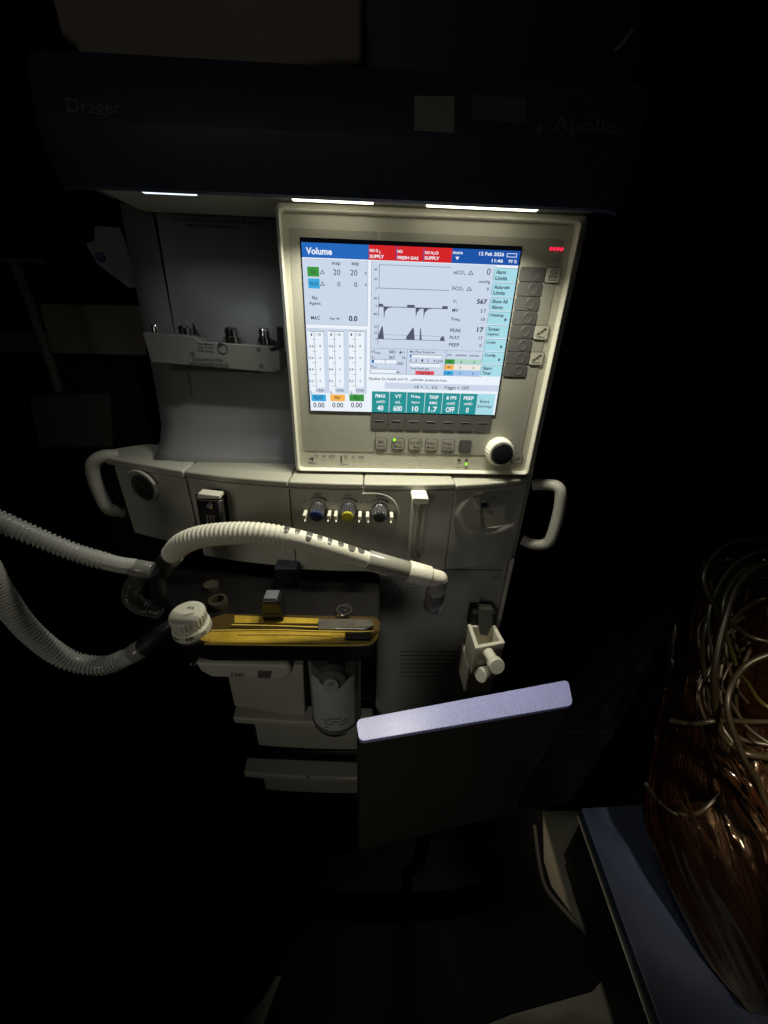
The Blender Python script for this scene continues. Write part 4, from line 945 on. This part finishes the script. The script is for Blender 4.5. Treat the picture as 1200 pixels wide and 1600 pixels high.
# ------------------------------------------------------------------ beige cup holder hooked on the right of the lower panel
HZ = .92
HO = empty('hose_holder', (0.15, -.05, .85)); tag(HO, 'ivory open box holder with two round knobs under a black clip', 'holder')
A_, B_, C_, D_ = AZ(731, 976, HZ), AZ(773, 974, HZ), AZ(790, 1004, HZ), AZ(743, 1013, HZ)
A_.y = B_.y = -.026
HI = mat('holder_ivory', (.74, .71, .60), .4, bump=.2, bscale=400, var=.08, vscale=40)
bm = bmesh.new(); cen = (A_ + B_ + C_ + D_) / 4
hgt = .062
def ringq(k, z): return [bm.verts.new(Vector((cen.x + (p.x - cen.x) * k, cen.y + (p.y - cen.y) * k, z))) for p in (A_, B_, C_, D_)]
r1_, r2_, r3_, r4_ = ringq(.93, HZ - hgt), ringq(1, HZ), ringq(.72, HZ), ringq(.68, HZ - hgt + .01)
for a, b in ((r1_, r2_), (r2_, r3_), (r3_, r4_)):
    for i in range(4): bm.faces.new((a[i], a[(i + 1) % 4], b[(i + 1) % 4], b[i]))
bm.faces.new(r4_); bm.faces.new(r1_[::-1])
build('holder_box', bm, HI, HO, .0018, 3)
a_, b_ = AY(762, 1020, -.085), AY(775, 1038, -.115)
seg('holder_knob', AY(762, 1018, -.078), AY(775, 1040, -.105), .0085, .0085, HI, parent=HO); seg('knob_end', AY(772, 1036, -.099), AY(777, 1042, -.110), .0125, .0125, HI, parent=HO)
seg('holder_knob', AY(772, 1046, -.07), AY(750, 1055, -.088), .0115, .0125, HI, parent=HO)
bm = bmesh.new(); p = AY(760, 1060, -.06); bx(bm, .128, .176, -.062, -.002, p.z - .035, HZ - hgt - .0005); build('holder_body', bm, HI, HO, .004, 3)
# black clip above
CLP = bmesh.new(); bx(CLP, .131, .172, -.030, -.0008, AY(748, 968, 0).z, AY(748, 940, 0).z)
clip = build('black_clip', CLP, BLACKM, HO, .003, 3)
bm = bmesh.new(); p1, p2 = AY(757, 962, -.030), AY(758, 985, -.046)
prism(bm, [Vector((p1.x - .012, -.031, p1.z + .016)), Vector((p1.x + .013, -.031, p1.z + .014)), Vector((p1.x + .012, -.042, p1.z - .010)), Vector((p1.x + .005, -.048, p1.z - .028)), Vector((p1.x - .008, -.048, p1.z - .026)), Vector((p1.x - .011, -.042, p1.z - .008))], Vector((0, .014, .0)))
build('clip_tongue', bm, mat('tongue_grey', (.045, .045, .04), .4, var=.2), HO, .002, 3)
p = AY(748, 946, -.031); lathe_o('clip_screw', (p.x, -.030, p.z), (0, -1, 0), [(0, .003), (.001, .0028), (.001, .0005)], PRINT, HO, 16)
under(HO)

# ------------------------------------------------------------------ upright panel with pale lavender top edge
LVZ = .95
VP = empty('folding_panel', (0.1, -.15, .5)); tag(VP, 'upright dark panel with thick pale lavender top edge in front of the machine', 'panel')
a, b, c, d = AZ(556, 1124, LVZ), AZ(888, 1062, LVZ), AZ(897, 1099, LVZ), AZ(561, 1156, LVZ)
def rq(quad, r, n=5):
    out = []
    for i, p in enumerate(quad):
        u = (quad[i - 1] - p).normalized(); v = (quad[(i + 1) % 4] - p).normalized()
        for k in range(n + 1):
            t_ = k / n; out.append(p + u * r * (1 - t_) ** 2 + v * r * t_ ** 2)
    return out
c.z -= .0034; d.z -= .0034
bm = bmesh.new(); rr_ = rq([a, b, c, d], .008)
prism(bm, rr_, Vector((0, 0, -.0012))); cn = (a + b + c + d) / 4
prism(bm, [Vector((cn.x + (p.x - cn.x) * 1.0, cn.y + (p.y - cn.y) * 1.0, p.z - .0013)) for p in rr_], Vector((0, 0, -.004)))
build('top_edge', bm, LAV, VP, .0010, 3)
# body of the panel: narrows to the right as it goes down
bm = bmesh.new(); rings = []
for z, kr in ((LVZ - .0070, 0), (.90, .003), (.86, .010), (.82, .018), (.78, .025), (.74, .028), (.69, .027)):
    sh = Vector((0, 0, 0)); rng_ = []
    for p in rr_:
        tt = (p - a).dot((b - a).normalized()) / (b - a).length
        rng_.append(bm.verts.new(Vector((p.x - kr * max(0, tt) , p.y + (cn.y - p.y) * .02, z))))
    rings.append(rng_)
for u, v in zip(rings, rings[1:]):
    for i in range(len(u)): bm.faces.new((u[i], u[(i + 1) % len(u)], v[(i + 1) % len(u)], v[i]))
bm.faces.new(rings[0]); bm.faces.new(rings[-1][::-1])
build('panel_body', bm, PANELBK, VP, .001)
bm = bmesh.new(); P = [Vector((.06, -.19, .70)), Vector((.06, -.17, .45)), Vector((.06, -.08, .152))]; tube(bm, P, .012, 12); build('panel_post', bm, mat('base_dark', 0), VP)
under(VP)

# ------------------------------------------------------------------ trolley at the lower right
TZ = .30
TR2 = empty('trolley', (.8, -.2, 0)); tag(TR2, 'slate blue topped trolley with a dark edge beside the machine', 'trolley')
TBL = mat('slate_blue', (.024, .035, .072), .4, bump=.2, bscale=300, var=.18, vscale=8)
a0 = AZ(908, 1262, TZ); a1 = AZ(1032, 1602, TZ)
bm = bmesh.new(); ed = a1 + (a1 - a0) * .7
prism(bm, [a0, ed, ed + Vector((.55, 0, 0)), a0 + Vector((.60, .02, 0))], Vector((0, 0, -.030)))
build('top_board', bm, TBL, TR2, .003, 3)
def offs(k, z, lo=0.0): return [a0 + Vector((k, -.002, z)), ed + Vector((k, 0, z))]
o1 = offs(-.0035, -.034); bm = bmesh.new(); prism(bm, [o1[0], o1[1], o1[1] + Vector((.5, 0, 0)), o1[0] + Vector((.5, 0, 0))], Vector((0, 0, -.003))); build('metal_rim', bm, STEEL, TR2, .0008)
bm = bmesh.new(); o1 = offs(.012, -.038); prism(bm, [o1[0], o1[1], o1[1] + Vector((.5, 0, 0)), o1[0] + Vector((.5, 0, 0))], Vector((0, 0, -.20))); build('cabinet', bm, BLACKM, TR2, .003)
for x, y in ((.54, -.06), (.52, -.45), (.95, -.06), (.95, -.45)):
    lathe_o('castor', (x - .01, y, .03), (1, 0, 0), [(0, .026), (.003, .030), (.018, .030), (.021, .026), (.021, .002)], BLACKM, TR2, 24)
under(TR2)

# --- brown plastic bag lying on the trolley
film = bpy.data.materials.new('brown_film'); film.use_nodes = True
nt = film.node_tree; N = nt.nodes; b_ = N['Principled BSDF']; b_.inputs['Base Color'].default_value = (.008, .0035, .0018, 1); b_.inputs['Roughness'].default_value = .20; b_.inputs['Coat Weight'].default_value = 1.0; b_.inputs['Coat Roughness'].default_value = .07; b_.inputs['Coat Tint'].default_value = (1, .75, .5, 1)
tr_ = N.new('ShaderNodeBsdfTransparent'); tr_.inputs[0].default_value = (.80, .62, .45, 1); mx = N.new('ShaderNodeMixShader')
lw = N.new('ShaderNodeLayerWeight'); lw.inputs[0].default_value = .4; mr = N.new('ShaderNodeMapRange'); mr.inputs['To Min'].default_value = .62; mr.inputs['To Max'].default_value = .95
nt.links.new(lw.outputs['Facing'], mr.inputs['Value']); nt.links.new(mr.outputs['Result'], mx.inputs[0]); nt.links.new(tr_.outputs[0], mx.inputs[1]); nt.links.new(b_.outputs[0], mx.inputs[2]); nt.links.new(mx.outputs[0], N['Material Output'].inputs[0])
tcn = N.new('ShaderNodeTexCoord'); nz = N.new('ShaderNodeTexNoise'); nz.inputs['Scale'].default_value = 1.0; nz.inputs['Detail'].default_value = 5; nz.inputs['Distortion'].default_value = .6; bpn = N.new('ShaderNodeBump'); bpn.inputs['Strength'].default_value = 1.0; bpn.inputs['Distance'].default_value = .020
mpn = N.new('ShaderNodeMapping'); mpn.inputs['Scale'].default_value = (30, 3.0, 1)
nt.links.new(tcn.outputs['UV'], mpn.inputs['Vector']); nt.links.new(mpn.outputs['Vector'], nz.inputs['Vector']); nt.links.new(nz.outputs['Fac'], bpn.inputs['Height']); nt.links.new(bpn.outputs['Normal'], b_.inputs['Normal'])
BAGC = [  # columns from left edge to right, pixel + depth
    [(1078, 880), (1052, 960), (1040, 1060), (1022, 1150), (1003, 1265), (1030, 1340), (1062, 1420), (1105, 1500), (1160, 1590)],
    [(1120, 872), (1105, 960), (1095, 1060), (1085, 1150), (1080, 1240), (1105, 1320), (1140, 1400), (1180, 1480), (1215, 1590)],
    [(1175, 868), (1165, 960), (1160, 1060), (1150, 1150), (1155, 1240), (1180, 1320), (1205, 1400), (1230, 1480), (1260, 1590)],
    [(1250, 880), (1250, 960), (1250, 1060), (1250, 1150), (1250, 1240), (1265, 1320), (1280, 1400), (1290, 1480), (1320, 1590)]]
def bag_depth(i, j): return .80 - .055 * i + (.0 if j < 3 else -.030 * (j - 3)) + (.03 if i == 0 else 0)
ctrl = [[AD(x, y, bag_depth(i, j)) for j, (x, y) in enumerate(col)] for i, col in enumerate(BAGC)]
for col in ctrl:
    for p in col: p.z = max(p.z, TZ + .004)
rows = [catmull(col, 14) for col in ctrl]; nv = len(rows[0])
grid = [catmull([rows[i][j] for i in range(4)], 26) for j in range(nv)]
bm = bmesh.new(); G_ = []
for j, r in enumerate(grid):
    rr2 = []
    for i, p in enumerate(r):
        u, v = i / len(r), j / nv
        h1 = noise.noise(Vector((u * 11 - v * 3.0, v * 2.2, 3.1))); h2 = noise.noise(Vector((u * 48 + v * 5, v * 5, 9.7))); h3 = noise.noise(Vector((u * 5, v * 5, 1.3)))
        nrm = (CAM - p).normalized()
        e = min(1, i / 5)
        rr2.append(bm.verts.new(p + nrm * (.022 * h3 + .006 * (1 - abs(h1) * 2) + .002 * h2) * e + RX * .003 * h2))
    G_.append(rr2)
uvl = bm.loops.layers.uv.new('uv')
for jj, (a, b) in enumerate(zip(G_, G_[1:])):
    for i in range(len(a) - 1):
        fc = bm.faces.new((a[i], a[i + 1], b[i + 1], b[i]))
        for lp, (uu_, vv_) in zip(fc.loops, ((i, jj), (i + 1, jj), (i + 1, jj + 1), (i, jj + 1))): lp[uvl].uv = (uu_ / (len(a) - 1) + .25 * vv_ / len(G_), vv_ / len(G_))
BAG = build('plastic_bag', bm, film); so = BAG.modifiers.new('s', 'SOLIDIFY'); so.thickness = .0006
tag(BAG, 'crumpled glossy brown plastic bag on the blue trolley at the right edge', 'bag')

# stretched folds of the film: glossy, tapering, lying over each other
CRM = [mat('film_fold', (.022, .009, .0035), .14, coat=1.0, crough=.07, bump=1.6, bscale=70, var=.6, vscale=40), mat('film_fold_dark', (.016, .008, .004), .12, coat=1.0, crough=.05, bump=1.6, bscale=55)]
rc = random.Random(23)
for k in range(9):
    sx, sy = rc.uniform(1030, 1150), rc.uniform(1140, 1250); L_ = rc.uniform(120, 300); dd = rc.uniform(.590, .645)
    sl = rc.uniform(.50, .66); pts = []; bow = rc.uniform(-18, 18)
    for q_ in range(6):
        f_ = q_ / 5; pts.append(AD(sx + L_ * sl * f_ + bow * math.sin(f_ * 3.1), sy + L_ * f_ * .86 - 14 * f_ * (1 - f_), dd - .02 * f_ + rc.uniform(-.006, .006)))
    P, _ = resample(catmull(pts, 8), .004); r_ = rc.uniform(.0022, .0062); Lc = len(P) * .004
    bm = bmesh.new(); tube(bm, P, lambda s, a, r_=r_, Lc=Lc: r_ * (.08 + math.sin(min(1, s / Lc) * math.pi) ** .8) * (1 + .28 * math.sin(s * 150 + k + 2 * math.sin(a))) * (.45 + .55 * abs(math.cos(a + k))), 14)
    build('film_fold', bm, CRM[k % 2], BAG)

# --- loops of cable in and over the bag
CABM = [mat('cable_tan', (.020, .016, .009), .36, var=.15, vscale=30), mat('cable_olive', (.022, .021, .004), .34), mat('cable_white', (.028, .026, .020), .32)]
CB = [
    ([(1215, 905), (1170, 905), (1120, 940), (1098, 1010), (1105, 1075), (1125, 1130), (1160, 1172), (1225, 1192)], .63, .0036, 0, 'thin tan cable making the outermost loop left of all the others'),
    ([(1225, 930), (1180, 940), (1140, 975), (1118, 1040), (1125, 1100), (1150, 1150), (1225, 1168)], .65, .0040, 0, 'tan cable loop just inside the outermost one'),
    ([(1225, 960), (1190, 985), (1165, 1030), (1150, 1080), (1160, 1125), (1225, 1148)], .67, .0034, 0, 'innermost small tan cable loop'),
    ([(1050, 1126), (1070, 1130), (1090, 1131), (1120, 1126), (1160, 1127), (1235, 1128)], .60, .0036, 0, 'tan cable crossing level above the brown bag'),
    ([(1240, 840), (1140, 850), (1100, 900), (1125, 960), (1150, 980), (1175, 996), (1225, 1008)], .62, .0036, 0, 'tan cable slanting down to the right edge above the loops'),
    ([(1240, 870), (1165, 900), (1130, 980), (1116, 1060), (1122, 1132), (1140, 1162), (1168, 1178), (1225, 1184)], .585, .0048, 0, 'thick tan cable curling under the level one'),
    ([(1245, 880), (1165, 890), (1130, 950), (1150, 1040), (1168, 1068), (1190, 1098), (1235, 1124)], .61, .0036, 1, 'olive yellow cable in the loops'),
    ([(1230, 850), (1150, 880), (1108, 960), (1124, 1062), (1146, 1105), (1172, 1140), (1225, 1176)], .62, .0026, 2, 'thin white cable running down among the tan loops'),
    ([(1010, 1225), (1026, 1248), (1045, 1266), (1065, 1273), (1095, 1268), (1125, 1240)], .655, .0034, 0, 'tan cable end curling at the left side of the brown bag'),
    ([(1240, 1010), (1165, 1040), (1136, 1100), (1160, 1180), (1180, 1215), (1198, 1255), (1235, 1310)], .57, .0044, 0, 'tan cable dropping along the right edge beside the brown bag'),
    ([(1170, 860), (1180, 900), (1195, 940), (1235, 990)], .70, .0020, 2, 'very thin white cable at the top of the loops'),
]
rc = random.Random(5)
for k in range(14):
    x0_, y0_ = rc.uniform(1088, 1150), rc.uniform(940, 1080)
    CB.append(([(1240, y0_ - rc.uniform(70, 150)), (x0_ + 50, y0_ - rc.uniform(50, 90)), (x0_, y0_), (x0_ + rc.uniform(8, 20), y0_ + 75), (x0_ + 48, y0_ + rc.uniform(120, 170)), (1245, y0_ + rc.uniform(150, 240))],
               rc.uniform(.66, .75), rc.uniform(.0018, .0034), 0, 'dim thin tan cable deep inside the loops at the right edge'))
for pts, dep, r, mi, lab in CB:
    P, _ = resample(catmull([AD(x, y, dep + .015 * math.sin(i * 1.7)) for i, (x, y) in enumerate(pts)], 12), .004)
    bm = bmesh.new(); tube(bm, P, r, 12); o = build('cable', bm, CABM[mi]); tag(o, lab, 'cable', 'cables looped over the bag')

# ------------------------------------------------------------------ floor items
bm = bmesh.new(); P, _ = resample(catmull([AZ(x, y, .006) for x, y in ((835, 1290), (842, 1345), (852, 1385), (872, 1412), (898, 1440), (925, 1470), (945, 1520), (960, 1560))], 10), .01); tube(bm, P, .0055, 10)
tag(build('floor_cable', bm, mat('cable_grey', (.12, .115, .10), .5)), 'grey cable curving over the pale floor between machine and trolley', 'cable')
gl = zpoly('rubber_glove', [(312, 1352), (330, 1353), (336, 1362), (318, 1384), (290, 1402), (279, 1398), (284, 1384), (300, 1364)], .010, .004, mat('lime_glove', (.10, .12, .02), .5, var=.2, vscale=40), None, .001)
tag(gl, 'small lime green limp glove lying on the black mat by the machine base', 'glove')
st = zpoly('floor_sliver', [(432, 1524), (440, 1525), (412, 1600), (400, 1640), (350, 1640), (382, 1590), (408, 1565)], .010, .003, mat('sliver_pale', (.24, .235, .21), .5), None, .001)  # flat pale piece added in place of a visible sliver of floor
tag(st, 'pale flat piece added as a sliver of floor at the black mat', 'floor patch')
sp = ppoly('paper_slip', [(516, 1508), (545, 1511), (566, 1513), (566, 1517), (540, 1516)], -.235, .002, mat('slip', (.25, .25, .23), .6), None, 0)
bpy.data.objects.remove(sp)

# ------------------------------------------------------------------ dark box behind at the right, added to keep the lit floor black
DC = empty('added_dark_box', (.75, .35, 0)); tag(DC, 'near black box added to keep the space behind the trolley and bag dark', 'cabinet')
box('dark_box_body', .40, 1.3, .12, .55, .007, 1.15, mat('dark_box_black', (.004, .005, .007), .7, spec=.1), DC, .004)
for k in range(3): box('dark_box_panel', .43, 1.27, .112, .1195, .05 + k * .36, .405 + k * .36, mat('dark_box_front', (.004, .005, .007), .7, spec=.1), DC, .003)
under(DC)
# ------------------------------------------------------------------ dim things behind at the left
bk = empty('supply_cart', (-.62, .35, 0)); tag(bk, 'dim taupe supply cart with a broad shelf behind the left side of the machine', 'cart')
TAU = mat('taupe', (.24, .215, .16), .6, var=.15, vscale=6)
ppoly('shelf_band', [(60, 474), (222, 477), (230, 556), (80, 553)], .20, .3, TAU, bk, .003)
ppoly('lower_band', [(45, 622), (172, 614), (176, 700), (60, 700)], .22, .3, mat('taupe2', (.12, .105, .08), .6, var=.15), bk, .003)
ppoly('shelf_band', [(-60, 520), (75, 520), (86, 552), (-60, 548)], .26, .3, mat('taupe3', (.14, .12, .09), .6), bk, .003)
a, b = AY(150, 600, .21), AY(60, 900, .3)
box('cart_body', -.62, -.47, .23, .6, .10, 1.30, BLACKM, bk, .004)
under(bk)
pole = empty('infusion_pole', (-.55, .1, 0)); tag(pole, 'dim slanting metal pole at the left in front of the taupe cart', 'pole')
bm = bmesh.new(); P = catmull([AY(20, 405, .12), AY(40, 455, .12), AY(62, 520, .12), AY(80, 570, .12), AY(92, 612, .12)], 8); tube(bm, P, .0065, 14); build('pole_tube', bm, mat('dull_pole', (.07, .065, .055), .5), pole)
bm = bmesh.new(); tube(bm, [AY(-30, 406, .12), AY(70, 408, .12)], .003, 8); build('cross_bar', bm, mat('dull_pole', 0), pole)
under(pole)
br = ppoly('side_bracket', [(146, 352), (186, 354), (196, 378), (220, 452), (200, 450), (152, 414), (132, 380), (146, 375)], .10, .02, GREYP, None, .002)
tag(br, 'grey angled side bracket left of the grey panel below the hood', 'bracket')
dot = AY(157, 402, .099); lathe_o('bracket_screw', (dot.x, .0995, dot.z), (0, -1, 0), [(0, .006), (.002, .0055), (.002, .001)], mat('blue_dot', (.03, .05, .12), .4), br, 20)
